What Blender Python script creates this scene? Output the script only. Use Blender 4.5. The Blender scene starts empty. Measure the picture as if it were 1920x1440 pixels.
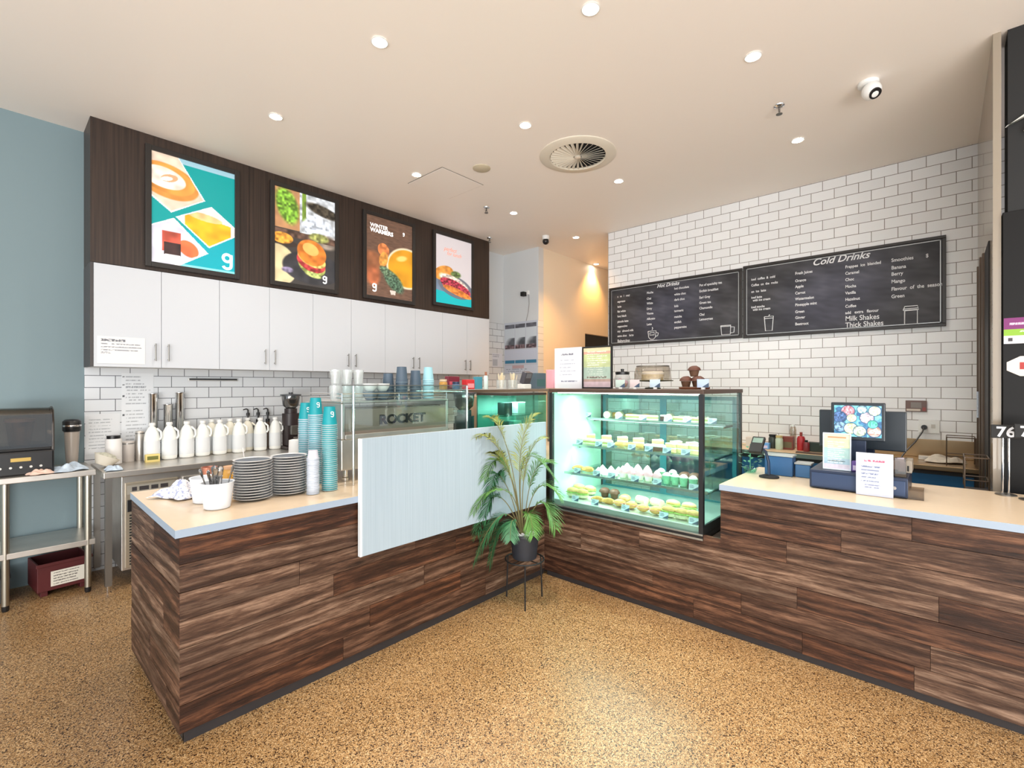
import bpy, bmesh, math, random
import numpy as np
from mathutils import Vector, Matrix, Euler
random.seed(7)
S = bpy.context.scene
C = S.collection
# ---------------------------------------------------------------- camera, world, exposure, daylight
F = 895.0; H = 1.55; TH = math.radians(42.15); HY = 722.0; CEIL = 3.635
ct, st = math.cos(TH), math.sin(TH)
cd = bpy.data.cameras.new('camera'); cd.sensor_width = 36; cd.lens = 36*F/1920; cd.shift_y = (HY-720)/1920
cd.clip_start = .05
cam = bpy.data.objects.new('camera', cd); C.objects.link(cam)
cam.location = (0, 0, H); cam.rotation_euler = (math.pi/2, 0, TH-math.pi/2)
S.camera = cam
S.view_settings.view_transform = 'Standard'; S.view_settings.look = 'None'
S.view_settings.exposure = 0.9; S.view_settings.gamma = 1; S.view_settings.use_curve_mapping = False
W = bpy.data.worlds.new('sky'); S.world = W; W.use_nodes = True
W.node_tree.nodes['Background'].inputs[0].default_value = (.86, .93, 1, 1)
W.node_tree.nodes['Background'].inputs[1].default_value = .8
try:
    S.cycles.max_bounces = 8; S.cycles.diffuse_bounces = 4; S.cycles.transparent_max_bounces = 16; S.cycles.use_denoising = True
    S.cycles.sample_clamp_indirect = 6
except Exception: pass
def area(name, loc, rot, sx, sy, power, col=(1, 1, 1)):
    l = bpy.data.lights.new(name, 'AREA'); l.shape = 'RECTANGLE'; l.size = sx; l.size_y = sy; l.energy = power; l.color = col
    o = bpy.data.objects.new(name, l); C.objects.link(o); o.location = loc; o.rotation_euler = rot; return o
# daylight from the open shopfront behind the camera
area('shopfront_daylight', (-3.2, -3.0, 2.3), (math.radians(72), 0, TH-math.pi/2), 6.5, 3.2, 85, (.95, .98, 1))
# added fill light aimed up to brighten the ceiling, placed like pavement bounce
area('ceiling_fill', (-3.0, -2.8, .25), (math.radians(148), 0, TH-math.pi/2), 7.0, 2.0, 350, (1, .97, .92))
# ---------------------------------------------------------------- projection helpers (photo pixel -> point on a known plane)
def at_x(px, X):
    t = (px-960)/F; return X/(ct+t*st)*(st-t*ct)
def at_y(px, Y):
    t = (px-960)/F; return Y/(st-t*ct)*(ct+t*st)
def zz(py, x, y): return H-(py-HY)*(x*ct+y*st)/F
def onz(px, py, Z):
    D = (H-Z)*F/(py-HY); t = (px-960)/F; return D*(ct+t*st), D*(st-t*ct)
def atD(px, D):
    t = (px-960)/F; return D*(ct+t*st), D*(st-t*ct)
# ---------------------------------------------------------------- materials
def lin(v):
    v = v/255.0; return v/12.92 if v <= .04045 else ((v+.055)/1.055)**2.4
def col(r, g, b): return (lin(r), lin(g), lin(b), 1)
MATS = {}
def mat(name, rgb, rough=.5, metal=0, spec=.5, emit=None, es=0, noise=0, nscale=20, bump=0, bscale=60, coat=0):
    if name in MATS: return MATS[name]
    m = bpy.data.materials.new(name); m.use_nodes = True; nt = m.node_tree; b = nt.nodes['Principled BSDF']
    b.inputs['Base Color'].default_value = col(*rgb); b.inputs['Roughness'].default_value = rough
    b.inputs['Metallic'].default_value = metal; b.inputs['Specular IOR Level'].default_value = spec
    b.inputs['Coat Weight'].default_value = coat
    if emit: b.inputs['Emission Color'].default_value = col(*emit); b.inputs['Emission Strength'].default_value = es
    if noise or bump:
        tc = nt.nodes.new('ShaderNodeTexCoord')
    if noise:
        n = nt.nodes.new('ShaderNodeTexNoise'); n.inputs['Scale'].default_value = nscale; n.inputs['Detail'].default_value = 4
        nt.links.new(tc.outputs['Object'], n.inputs['Vector'])
        mx = nt.nodes.new('ShaderNodeMix'); mx.data_type = 'RGBA'
        d = 1-noise
        mx.inputs[6].default_value = col(rgb[0]*d, rgb[1]*d, rgb[2]*d)
        mx.inputs[7].default_value = col(*[min(255, q*(1+noise)) for q in rgb])
        nt.links.new(n.outputs['Fac'], mx.inputs[0]); nt.links.new(mx.outputs[2], b.inputs['Base Color'])
    if bump:
        n2 = nt.nodes.new('ShaderNodeTexNoise'); n2.inputs['Scale'].default_value = bscale
        nt.links.new(tc.outputs['Object'], n2.inputs['Vector'])
        bp = nt.nodes.new('ShaderNodeBump'); bp.inputs['Strength'].default_value = bump; bp.inputs['Distance'].default_value = .01
        nt.links.new(n2.outputs['Fac'], bp.inputs['Height']); nt.links.new(bp.outputs[0], b.inputs['Normal'])
    MATS[name] = m; return m
def glassmat(name, tint, gl=.06, ior=1.45, milk=0):
    if name in MATS: return MATS[name]
    m = bpy.data.materials.new(name); m.use_nodes = True; nt = m.node_tree; nt.nodes.clear()
    o = nt.nodes.new('ShaderNodeOutputMaterial'); t = nt.nodes.new('ShaderNodeBsdfTransparent'); g = nt.nodes.new('ShaderNodeBsdfGlossy')
    t.inputs[0].default_value = col(*tint); g.inputs['Roughness'].default_value = .02
    fr = nt.nodes.new('ShaderNodeFresnel'); ge = nt.nodes.new('ShaderNodeNewGeometry'); ir = nt.nodes.new('ShaderNodeMapRange')
    ir.inputs['To Min'].default_value = ior; ir.inputs['To Max'].default_value = 1/ior; nt.links.new(ge.outputs['Backfacing'], ir.inputs['Value']); nt.links.new(ir.outputs[0], fr.inputs[0])
    ad = nt.nodes.new('ShaderNodeMath'); ad.operation = 'ADD'; ad.inputs[1].default_value = gl; ad.use_clamp = True
    mx = nt.nodes.new('ShaderNodeMixShader')
    nt.links.new(fr.outputs[0], ad.inputs[0]); nt.links.new(ad.outputs[0], mx.inputs[0]); nt.links.new(t.outputs[0], mx.inputs[1])
    nt.links.new(g.outputs[0], mx.inputs[2]); nt.links.new(mx.outputs[0], o.inputs[0])
    if milk:
        d = nt.nodes.new('ShaderNodeBsdfDiffuse'); d.inputs[0].default_value = (.95, .97, .97, 1); m2 = nt.nodes.new('ShaderNodeMixShader'); m2.inputs[0].default_value = milk
        nt.links.new(mx.outputs[0], m2.inputs[1]); nt.links.new(d.outputs[0], m2.inputs[2]); nt.links.new(m2.outputs[0], o.inputs[0])
    MATS[name] = m; return m
class N:
    """tiny node helper"""
    def __init__(s, name):
        s.m = bpy.data.materials.new(name); s.m.use_nodes = True; s.t = s.m.node_tree; s.b = s.t.nodes['Principled BSDF']
    def n(s, k, **kw):
        x = s.t.nodes.new(k)
        for a, v in kw.items(): setattr(x, a, v)
        return x
    def l(s, a, b): s.t.links.new(a, b)
    def math(s, op, a, b=None):
        x = s.n('ShaderNodeMath', operation=op)
        for i, v in enumerate((a, b)):
            if v is None: continue
            if isinstance(v, (int, float)): x.inputs[i].default_value = v
            else: s.l(v, x.inputs[i])
        return x.outputs[0]
    def mix(s, f, a, b, mode='MIX'):
        x = s.n('ShaderNodeMix', data_type='RGBA', blend_type=mode)
        for i, v in ((0, f), (6, a), (7, b)):
            if isinstance(v, (int, float, tuple)): x.inputs[i].default_value = v
            else: s.l(v, x.inputs[i])
        return x.outputs[2]
    def ramp(s, f, stops):
        x = s.n('ShaderNodeValToRGB'); r = x.color_ramp
        while len(r.elements) < len(stops): r.elements.new(.5)
        for e, (p, c) in zip(r.elements, stops): e.position = p; e.color = c
        s.l(f, x.inputs[0]); return x.outputs[0]
def tilemat(name, axis, ph, zph, tile=(228, 226, 224), grout=(120, 112, 104)):
    k = N(name); g = k.n('ShaderNodeNewGeometry'); sp = k.n('ShaderNodeSeparateXYZ'); k.l(g.outputs['Position'], sp.inputs[0])
    cb = k.n('ShaderNodeCombineXYZ'); k.l(k.math('ADD', sp.outputs[axis], ph), cb.inputs[0]); k.l(k.math('ADD', sp.outputs[2], zph), cb.inputs[1])
    br = k.n('ShaderNodeTexBrick'); k.l(cb.outputs[0], br.inputs['Vector']); br.offset = .5
    br.inputs['Scale'].default_value = 1; br.inputs['Brick Width'].default_value = .2; br.inputs['Row Height'].default_value = .1
    br.inputs['Mortar Size'].default_value = .0028; br.inputs['Mortar Smooth'].default_value = .1; br.inputs['Bias'].default_value = 0
    br.inputs['Color1'].default_value = col(*tile); br.inputs['Color2'].default_value = col(*[v*.965 for v in tile]); br.inputs['Mortar'].default_value = col(*grout)
    k.l(br.outputs['Color'], k.b.inputs['Base Color'])
    k.b.inputs['Roughness'].default_value = .22
    bp = k.n('ShaderNodeBump', invert=True); bp.inputs['Strength'].default_value = .35; bp.inputs['Distance'].default_value = .004
    k.l(br.outputs['Fac'], bp.inputs['Height']); k.l(bp.outputs[0], k.b.inputs['Normal'])
    MATS[name] = k.m; return k.m
tile_back = tilemat('white_tile_back', 1, -.12+4, -.03, (240, 240, 241), (128, 120, 112))
tile_left = tilemat('white_tile_left', 0, .05, -.03, (226, 229, 232), (96, 98, 102))
tile_side = tilemat('white_tile_side', 1, .05, -.03, (228, 230, 232), (170, 172, 172))
def floormat():
    k = N('polished_aggregate'); g = k.n('ShaderNodeNewGeometry')
    v1 = k.n('ShaderNodeTexVoronoi'); v1.inputs['Scale'].default_value = 300; k.l(g.outputs['Position'], v1.inputs['Vector'])
    v2 = k.n('ShaderNodeTexVoronoi'); v2.inputs['Scale'].default_value = 185; k.l(g.outputs['Position'], v2.inputs['Vector'])
    n1 = k.n('ShaderNodeTexNoise'); n1.inputs['Scale'].default_value = 1.3; n1.inputs['Detail'].default_value = 5; k.l(g.outputs['Position'], n1.inputs['Vector'])
    sp = k.n('ShaderNodeSeparateColor'); k.l(v1.outputs['Color'], sp.inputs[0])
    c1 = k.ramp(sp.outputs[0], [(0, col(72, 52, 32)), (.15, col(116, 88, 56)), (.4, col(170, 134, 88)), (.75, col(198, 162, 112)), (.97, col(232, 208, 168))])
    sp2 = k.n('ShaderNodeSeparateColor'); k.l(v2.outputs['Color'], sp2.inputs[0])
    f = k.ramp(sp2.outputs[1], [(.86, (0, 0, 0, 1)), (.9, (1, 1, 1, 1))])
    c2 = k.mix(f, c1, col(58, 38, 24))
    c3 = k.mix(n1.outputs['Fac'], col(190, 172, 150), col(246, 244, 242))
    k.l(k.mix(1.0, c2, c3, 'MULTIPLY'), k.b.inputs['Base Color'])
    k.b.inputs['Roughness'].default_value = .33; k.b.inputs['Specular IOR Level'].default_value = .5
    return k.m
floor_m = floormat()
def plankmat():
    k = N('reclaimed_timber'); a = k.n('ShaderNodeAttribute', attribute_name='pl'); a.attribute_type = 'GEOMETRY'
    tc = k.n('ShaderNodeAttribute', attribute_name='uvw'); sp = k.n('ShaderNodeSeparateXYZ'); k.l(tc.outputs['Vector'], sp.inputs[0])
    sa = k.n('ShaderNodeSeparateColor'); k.l(a.outputs['Color'], sa.inputs[0])
    cb = k.n('ShaderNodeCombineXYZ')
    k.l(k.math('ADD', k.math('MULTIPLY', sp.outputs[0], 1.0), k.math('MULTIPLY', sa.outputs[0], 31)), cb.inputs[0])
    k.l(k.math('MULTIPLY', sp.outputs[1], 9.0), cb.inputs[1]); k.l(k.math('MULTIPLY', sa.outputs[1], 17), cb.inputs[2])
    n0 = k.n('ShaderNodeTexNoise'); n0.inputs['Scale'].default_value = 1.6; n0.inputs['Detail'].default_value = 3; k.l(cb.outputs[0], n0.inputs['Vector'])
    w = k.n('ShaderNodeTexWave', wave_type='BANDS', bands_direction='Y'); w.inputs['Scale'].default_value = .55; w.inputs['Distortion'].default_value = 14
    w.inputs['Detail'].default_value = 3; w.inputs['Detail Scale'].default_value = .8; k.l(cb.outputs[0], w.inputs['Vector'])
    cb2 = k.n('ShaderNodeCombineXYZ'); k.l(k.math('MULTIPLY', sp.outputs[0], 11.0), cb2.inputs[0]); k.l(k.math('MULTIPLY', sp.outputs[1], 130.0), cb2.inputs[1]); k.l(sa.outputs[0], cb2.inputs[2])
    n2 = k.n('ShaderNodeTexNoise'); n2.inputs['Scale'].default_value = 1; n2.inputs['Detail'].default_value = 6; n2.inputs['Roughness'].default_value = .7; k.l(cb2.outputs[0], n2.inputs['Vector'])
    cb3 = k.n('ShaderNodeCombineXYZ'); k.l(k.math('ADD', k.math('MULTIPLY', sp.outputs[0], 2.2), k.math('MULTIPLY', sa.outputs[1], 40)), cb3.inputs[0]); k.l(k.math('MULTIPLY', sp.outputs[1], 22.0), cb3.inputs[1]); k.l(k.math('MULTIPLY', sa.outputs[0], 9), cb3.inputs[2])
    n3 = k.n('ShaderNodeTexNoise'); n3.inputs['Scale'].default_value = 1; n3.inputs['Detail'].default_value = 5; n3.inputs['Roughness'].default_value = .6; n3.inputs['Distortion'].default_value = 1.2; k.l(cb3.outputs[0], n3.inputs['Vector'])
    g = k.math('ADD', k.math('MULTIPLY', w.outputs['Fac'], .1), k.math('ADD', k.math('MULTIPLY', n2.outputs['Fac'], .45), k.math('MULTIPLY', n3.outputs['Fac'], .45)))
    dark = k.ramp(g, [(.36, col(22, 12, 8)), (.49, col(64, 37, 24)), (.66, col(126, 82, 56))])
    lite = k.ramp(g, [(.36, col(46, 30, 22)), (.49, col(100, 74, 58)), (.66, col(170, 142, 120))])
    c = k.mix(sa.outputs[2], dark, lite)
    c = k.mix(k.ramp(n0.outputs['Fac'], [(.35, (1, 1, 1, 1)), (.62, (0, 0, 0, 1))]), c, k.mix(.6, c, col(40, 22, 13)))
    k.l(c, k.b.inputs['Base Color']); k.b.inputs['Roughness'].default_value = .5; k.b.inputs['Specular IOR Level'].default_value = .35
    bp = k.n('ShaderNodeBump'); bp.inputs['Strength'].default_value = .8; bp.inputs['Distance'].default_value = .005
    k.l(g, bp.inputs['Height']); k.l(bp.outputs[0], k.b.inputs['Normal'])
    return k.m
plank_m = plankmat()
def laminate(name, c1, c2, axis_scale=(60, 60, 1.2), rough=.45):
    k = N(name); tc = k.n('ShaderNodeNewGeometry'); mp = k.n('ShaderNodeMapping'); mp.inputs['Scale'].default_value = axis_scale
    k.l(tc.outputs['Position'], mp.inputs['Vector'])
    n = k.n('ShaderNodeTexNoise'); n.inputs['Scale'].default_value = 1; n.inputs['Detail'].default_value = 5; k.l(mp.outputs[0], n.inputs['Vector'])
    k.l(k.ramp(n.outputs['Fac'], [(.3, col(*c1)), (.7, col(*c2))]), k.b.inputs['Base Color']); k.b.inputs['Roughness'].default_value = rough
    MATS[name] = k.m; return k.m
lam_dark = laminate('dark_woodgrain', (36, 27, 22), (66, 50, 41))
steel = mat('brushed_steel', (204, 200, 194), .34, .85, noise=.08, nscale=8)
steel_d = mat('dull_steel', (140, 138, 134), .4, 1)
chrome = mat('chrome', (225, 225, 225), .12, 1)
black = mat('black_plastic', (26, 26, 28), .35)
blackm = mat('matt_black', (20, 20, 21), .6)
white = mat('white_plastic', (236, 236, 234), .4)
paper = mat('paper', (240, 240, 240), .7)
# colour read from a mesh attribute: a print on paper, film or a board
def printmat(name, es=0, rough=.5):
    k = N(name); a = k.n('ShaderNodeAttribute', attribute_name='ink'); k.l(a.outputs['Color'], k.b.inputs['Base Color']); k.b.inputs['Roughness'].default_value = rough
    if es: k.l(a.outputs['Color'], k.b.inputs['Emission Color']); k.b.inputs['Emission Strength'].default_value = es
    return k.m
print_paper = printmat('printed_paper'); print_lit = printmat('backlit_film', .22, .4); print_screen = printmat('lit_screen', .35, .2); print_chalk = printmat('chalkboard_face', 0, .55)
# ---------------------------------------------------------------- geometry helpers
class G:
    def __init__(s): s.b = bmesh.new(); s.mi = 0
    def _m(s, faces):
        for f in faces: f.material_index = s.mi
    def box(s, x0, x1, y0, y1, z0, z1, M=None):
        P = [(x, y, z) for z in (z0, z1) for y in (y0, y1) for x in (x0, x1)]
        v = [s.b.verts.new((M @ Vector(p)) if M is not None else p) for p in P]
        fs = [s.b.faces.new([v[i] for i in q]) for q in ((0, 2, 3, 1), (4, 5, 7, 6), (0, 1, 5, 4), (1, 3, 7, 5), (3, 2, 6, 7), (2, 0, 4, 6))]
        s._m(fs); return s
    def cbox(s, c, d, R=None):
        M = Matrix.Translation(c)
        if R is not None: M = M @ Euler(R).to_matrix().to_4x4()
        return s.box(-d[0]/2, d[0]/2, -d[1]/2, d[1]/2, -d[2]/2, d[2]/2, M)
    def lathe(s, prof, seg=24, c=(0, 0, 0), M=None, cap=True, sx=1, sy=1):
        rings = []; fs = []
        T = M if M is not None else Matrix.Identity(4)
        for r, z in prof:
            if r < 1e-6: rings.append([s.b.verts.new(T @ Vector((c[0], c[1], c[2]+z)))])
            else: rings.append([s.b.verts.new(T @ Vector((c[0]+r*sx*math.cos(2*math.pi*i/seg), c[1]+r*sy*math.sin(2*math.pi*i/seg), c[2]+z))) for i in range(seg)])
        for a, b in zip(rings, rings[1:]):
            for i in range(seg):
                j = (i+1) % seg
                q = [a[i % len(a)], a[j % len(a)], b[j % len(b)], b[i % len(b)]]
                u = []
                for v in q:
                    if v not in u: u.append(v)
                if len(u) > 2: fs.append(s.b.faces.new(u))
        if cap:
            if len(rings[0]) > 1: fs.append(s.b.faces.new(rings[0][::-1]))
            if len(rings[-1]) > 1: fs.append(s.b.faces.new(rings[-1]))
        s._m(fs); return s
    def cyl(s, c, r, h, seg=20, r2=None, R=None):
        M = Matrix.Translation(c)
        if R is not None: M = M @ Euler(R).to_matrix().to_4x4()
        return s.lathe([(r, 0), (r if r2 is None else r2, h)], seg, M=M)
    def tube(s, pts, r, seg=8):
        pts = [Vector(p) for p in pts]; rings = []; fs = []
        n = len(pts); up = None
        for i, p in enumerate(pts):
            d = (pts[min(i+1, n-1)]-pts[max(i-1, 0)]).normalized()
            if up is None: up = d.orthogonal().normalized()
            up = (up-d*up.dot(d)).normalized(); sd = d.cross(up)
            rr = r[i] if isinstance(r, (list, tuple)) else r
            rings.append([s.b.verts.new(p+(up*math.cos(2*math.pi*k/seg)+sd*math.sin(2*math.pi*k/seg))*rr) for k in range(seg)])
        for a, b in zip(rings, rings[1:]):
            for i in range(seg):
                j = (i+1) % seg; fs.append(s.b.faces.new((a[i], a[j], b[j], b[i])))
        fs.append(s.b.faces.new(rings[0][::-1])); fs.append(s.b.faces.new(rings[-1])); s._m(fs); return s
    def poly(s, pts):
        f = s.b.faces.new([s.b.verts.new(p) for p in pts]); s._m([f]); return s
    def prism(s, pts, z0, z1, M=None):
        T = M if M is not None else Matrix.Identity(4)
        a = [s.b.verts.new(T @ Vector((x, y, z0))) for x, y in pts]; b = [s.b.verts.new(T @ Vector((x, y, z1))) for x, y in pts]; n = len(pts)
        fs = [s.b.faces.new(a[::-1]), s.b.faces.new(b)]+[s.b.faces.new((a[i], a[(i+1) % n], b[(i+1) % n], b[i])) for i in range(n)]
        s._m(fs); return s
    def ball(s, c, r, sc=(1, 1, 1), seg=14, rings=9, rough=0, R=None, zmin=None):
        rng = random.Random(int(c[0]*1000+c[1]*333+c[2]*77+r*999))
        M = Matrix.Translation(c)
        if R is not None: M = M @ Euler(R).to_matrix().to_4x4()
        rg = []
        for i in range(rings+1):
            a = math.pi*i/rings
            if i in (0, rings): rg.append([Vector((0, 0, math.cos(a)*r*sc[2]))])
            else: rg.append([Vector((math.sin(a)*math.cos(2*math.pi*k/seg)*sc[0], math.sin(a)*math.sin(2*math.pi*k/seg)*sc[1], math.cos(a)*sc[2]))*r*(1+rng.uniform(-rough, rough)) for k in range(seg)])
        if zmin is not None:
            for q in rg:
                for v in q: v.z = max(v.z, zmin)
        V = [[s.b.verts.new(M @ v) for v in q] for q in rg]; fs = []
        for a, b in zip(V, V[1:]):
            for i in range(seg):
                j = (i+1) % seg; u = []
                for v in (a[i % len(a)], b[i % len(b)], b[j % len(b)], a[j % len(a)]):
                    if v not in u: u.append(v)
                if len(u) > 2: fs.append(s.b.faces.new(u))
        s._m(fs); return s
    def obj(s, name, m, parent=None, smooth=None, bevel=0, loc=None, solid=0):
        me = bpy.data.meshes.new(name)
        bmesh.ops.recalc_face_normals(s.b, faces=s.b.faces) if not getattr(s, 'norecalc', False) else None
        s.b.to_mesh(me); s.b.free()
        for q in (m if isinstance(m, (list, tuple)) else [m]): me.materials.append(q)
        o = bpy.data.objects.new(name, me); C.objects.link(o)
        if parent is not None: o.parent = parent
        if loc is not None: o.location = loc
        if smooth:
            me.polygons.foreach_set('use_smooth', [True]*len(me.polygons)); me.set_sharp_from_angle(angle=math.radians(smooth if smooth > 1 else 40))
        if solid:
            q = o.modifiers.new('solid', 'SOLIDIFY'); q.thickness = solid; q.offset = 0
        if bevel:
            q = o.modifiers.new('bevel', 'BEVEL'); q.width = bevel; q.segments = 2; q.limit_method = 'ANGLE'
        return o
def thing(name, label, cat, loc=(0, 0, 0), rz=0, group=None):
    o = bpy.data.objects.new(name, None); C.objects.link(o); o.empty_display_size = .05
    o.location = loc; o.rotation_euler = (0, 0, rz); o['label'] = label; o['category'] = cat
    if group: o['group'] = group
    return o
def tag(o, label, cat, group=None):
    o['label'] = label; o['category'] = cat
    if group: o['group'] = group
    return o
def struct(o): o['kind'] = 'structure'; return o
def dup(root, loc=None, rz=None, label=None, group=None):
    r = root.copy(); C.objects.link(r)
    if loc is not None: r.location = loc
    if rz is not None: r.rotation_euler = (0, 0, rz)
    if label: r['label'] = label
    if group: r['group'] = group
    for ch in list(root.children):
        c = ch.copy(); C.objects.link(c); c.parent = r
        for g in list(ch.children):
            d = g.copy(); C.objects.link(d); d.parent = c
    return r
ORD = ['first', 'second', 'third', 'fourth', 'fifth', 'sixth', 'seventh', 'eighth', 'ninth', 'tenth', 'eleventh', 'twelfth']
def nth(i):
    n = i+1
    if i < 12: return ORD[i]
    return '%d%s' % (n, 'th' if 10 < n % 100 < 14 else {1: 'st', 2: 'nd', 3: 'rd'}.get(n % 10, 'th'))
# ---- printed surfaces: a fine grid mesh carrying a colour per vertex
def raster(name, w, h, fn, m, parent, M, nx=100, ny=140):
    """grid in local x (0..w) and z (0..h), facing -y; fn(u, v) -> rgb 0..255, u right, v up in 0..1"""
    u, v = np.meshgrid(np.linspace(0, 1, nx+1), np.linspace(0, 1, ny+1))
    rgb = fn(u, v); rgb = np.clip(rgb, 0, 255)/255.0
    L = np.where(rgb <= .04045, rgb/12.92, ((rgb+.055)/1.055)**2.4)
    co = np.stack([u*w, np.zeros_like(u), v*h], -1).reshape(-1, 3)
    idx = np.arange((nx+1)*(ny+1)).reshape(ny+1, nx+1)
    q = np.stack([idx[:-1, :-1], idx[:-1, 1:], idx[1:, 1:], idx[1:, :-1]], -1).reshape(-1, 4)
    me = bpy.data.meshes.new(name); me.from_pydata(co.tolist(), [], q.tolist())
    at = me.color_attributes.new('ink', 'FLOAT_COLOR', 'POINT')
    at.data.foreach_set('color', np.concatenate([L.reshape(-1, 3), np.ones((L.size//3, 1))], 1).astype(np.float32).ravel())
    me.materials.append(m); o = bpy.data.objects.new(name, me); C.objects.link(o)
    if parent is not None: o.parent = parent
    o.matrix_local = M; return o
def noise2(u, v, sc, seed=0):
    rng = np.random.RandomState(seed); g = rng.rand(64, 64)
    x = u*sc; y = v*sc; xi = np.floor(x).astype(int); yi = np.floor(y).astype(int); fx = x-xi; fy = y-yi
    fx = fx*fx*(3-2*fx); fy = fy*fy*(3-2*fy)
    a = g[yi % 64, xi % 64]; b = g[yi % 64, (xi+1) % 64]; c = g[(yi+1) % 64, xi % 64]; d = g[(yi+1) % 64, (xi+1) % 64]
    return (a*(1-fx)+b*fx)*(1-fy)+(c*(1-fx)+d*fx)*fy
class Art:
    def __init__(s, u, v, bg, asp=1): s.u = u; s.v = v; s.asp = asp; s.c = np.ones(u.shape+(3,))*np.array(bg, float)
    def put(s, mask, c, n=0, sc=12, seed=1):
        mask = np.clip(mask, 0, 1)[..., None]; cc = np.ones(s.c.shape)*np.array(c, float)
        if n: cc = cc*(1+n*(noise2(s.u, s.v*s.asp, sc, seed)[..., None]-.5)*2)
        s.c = s.c*(1-mask)+cc*mask
    def ell(s, x, y, rx, ry, rot=0, soft=.06):
        dx = s.u-x; dy = (s.v-y)*s.asp; ry = ry*s.asp; ca, sa = math.cos(rot), math.sin(rot)
        X = dx*ca+dy*sa; Y = -dx*sa+dy*ca
        return np.clip((1-np.sqrt((X/rx)**2+(Y/ry)**2))/soft+.5, 0, 1)
    def box(s, x0, x1, y0, y1): return ((s.u >= x0) & (s.u <= x1) & (s.v >= y0) & (s.v <= y1)).astype(float)
    def poly(s, P):
        m = np.ones(s.u.shape, bool); n = len(P)
        for i in range(n):
            (x0, y0), (x1, y1) = P[i], P[(i+1) % n]
            m &= ((x1-x0)*(s.v-y0)-(y1-y0)*(s.u-x0)) >= 0
        return m.astype(float)
    def lines(s, x0, x1, y0, y1, n, c, frac=.4, seed=3, th=.45):
        rng = random.Random(seed); dy = (y1-y0)/n
        for i in range(n):
            y = y1-(i+.5)*dy; e = x0+(x1-x0)*(1-frac*rng.random()); m = s.box(x0, e, y-dy*th/2, y+dy*th/2)
            s.put(m*(noise2(s.u, s.v, 46, seed+i) > .33), c)
# ---- lettering
def letters(g, txt, size, M, extrude=.0006, shear=0, xs=1, align='LEFT', bold=0):
    cu = bpy.data.curves.new('t', 'FONT'); cu.body = txt; cu.size = size; cu.extrude = extrude; cu.shear = shear; cu.align_x = align
    cu.resolution_u = 3; cu.offset = bold
    o = bpy.data.objects.new('t', cu); C.objects.link(o)
    dg = bpy.context.evaluated_depsgraph_get(); me = bpy.data.meshes.new_from_object(o.evaluated_get(dg))
    T = M @ Matrix.Diagonal((xs, 1, 1, 1)); vs = [g.b.verts.new(T @ v.co) for v in me.vertices]
    for p in me.polygons:
        try:
            f = g.b.faces.new([vs[i] for i in p.vertices]); f.material_index = g.mi
        except ValueError: pass
    bpy.data.objects.remove(o); bpy.data.curves.remove(cu); bpy.data.meshes.remove(me)
def glyph_g(g, x, z, s, y, th=.001, M=None):
    """single-storey letter g in the x-z plane, s = full height, lower left at x, z"""
    r = s*.29; w = s*.075; cx, cz = x+r, z+s-r; n = 28
    def ring(P, N):
        for (a, b), (c, d) in zip(P, P[1:]):
            dx, dz = c-a, d-b; L = math.hypot(dx, dz); nx_, nz_ = -dz/L*w, dx/L*w
            V = [Vector((a-nx_, y, b-nz_)), Vector((c-nx_, y, d-nz_)), Vector((c+nx_, y, d+nz_)), Vector((a+nx_, y, b+nz_))]
            g.poly([(M @ v) if M is not None else v for v in V])
    ring([(cx+(r-w)*math.cos(2*math.pi*i/n), cz+(r-w)*math.sin(2*math.pi*i/n)) for i in range(n+1)], 0)
    R2 = r-w
    ring([(cx+R2, cz+r*.75), (cx+R2, z+r*.95)]+[(cx+R2*math.cos(a), z+r*.95+(r*.95-w)*math.sin(a)) for a in [-math.pi*.9*i/14 for i in range(1, 15)]], 0)
# matrices that stand text/prints (x right, y up) upright: facing -y, facing -x
UPY = Matrix(((1, 0, 0, 0), (0, 0, -1, 0), (0, 1, 0, 0), (0, 0, 0, 1)))       # text x->x, y->z, normal -> -y
UPX = Matrix(((0, 0, -1, 0), (-1, 0, 0, 0), (0, 1, 0, 0), (0, 0, 0, 1)))      # text x->-y, y->z, normal -> -x
def T3(x, y, z): return Matrix.Translation((x, y, z))
RZX = Matrix.Rotation(-math.pi/2, 4, 'Z')                                      # raster/box facing -y turned to face -x
# ================================================================ the room
YW = 5.26; XW = 5.74; YP = -.215
struct(G().box(-4, 10, -4.5, 5.5, -.1, 0).obj('floor', floor_m))
ceil_m = mat('ceiling_paint', (248, 240, 232), .5, spec=.3)
struct(G().box(-4, 10, -4.5, 5.5, CEIL, CEIL+.1).obj('ceiling', ceil_m))
blue_m = mat('blue_grey_paint', (124, 144, 150), .6)
XT = at_y(158, YW)
g = G(); g.box(-4, XT, YW, YW+.12, 0, CEIL); struct(g.obj('wall_left', blue_m))
g = G(); g.box(XT, 5.6, YW-.008, YW+.12, 0, 2.53); struct(g.obj('wall_splashback', tile_left))
grey_m = mat('pale_grey_paint', (214, 217, 219), .6)
struct(G().box(XT, 5.6, YW, YW+.12, 2.53, CEIL).obj('wall_left_upper', grey_m))
g = G(); g.box(5.6, 5.72, 4.53, 5.38, 2.53, CEIL); struct(g.obj('wall_nib', grey_m))
g = G(); g.box(5.592, 5.72, 4.53, 5.38, 0, 2.53); struct(g.obj('wall_nib_tiled', tile_side))
cream_m = mat('cream_paint', (240, 226, 204), .6)
XD = at_y(1097, 4.53)
g = G(); g.box(5.72, XD, 4.53, 4.65, 0, CEIL); g.box(XD, 9.9, 4.53, 4.65, 2.43, CEIL); struct(g.obj('wall_corridor', cream_m))
g = G(); g.box(XD, 8.6, 4.6, 4.64, 0, 2.43); struct(g.obj('door_1', mat('dark_door', (38, 32, 30), .5)))
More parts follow.
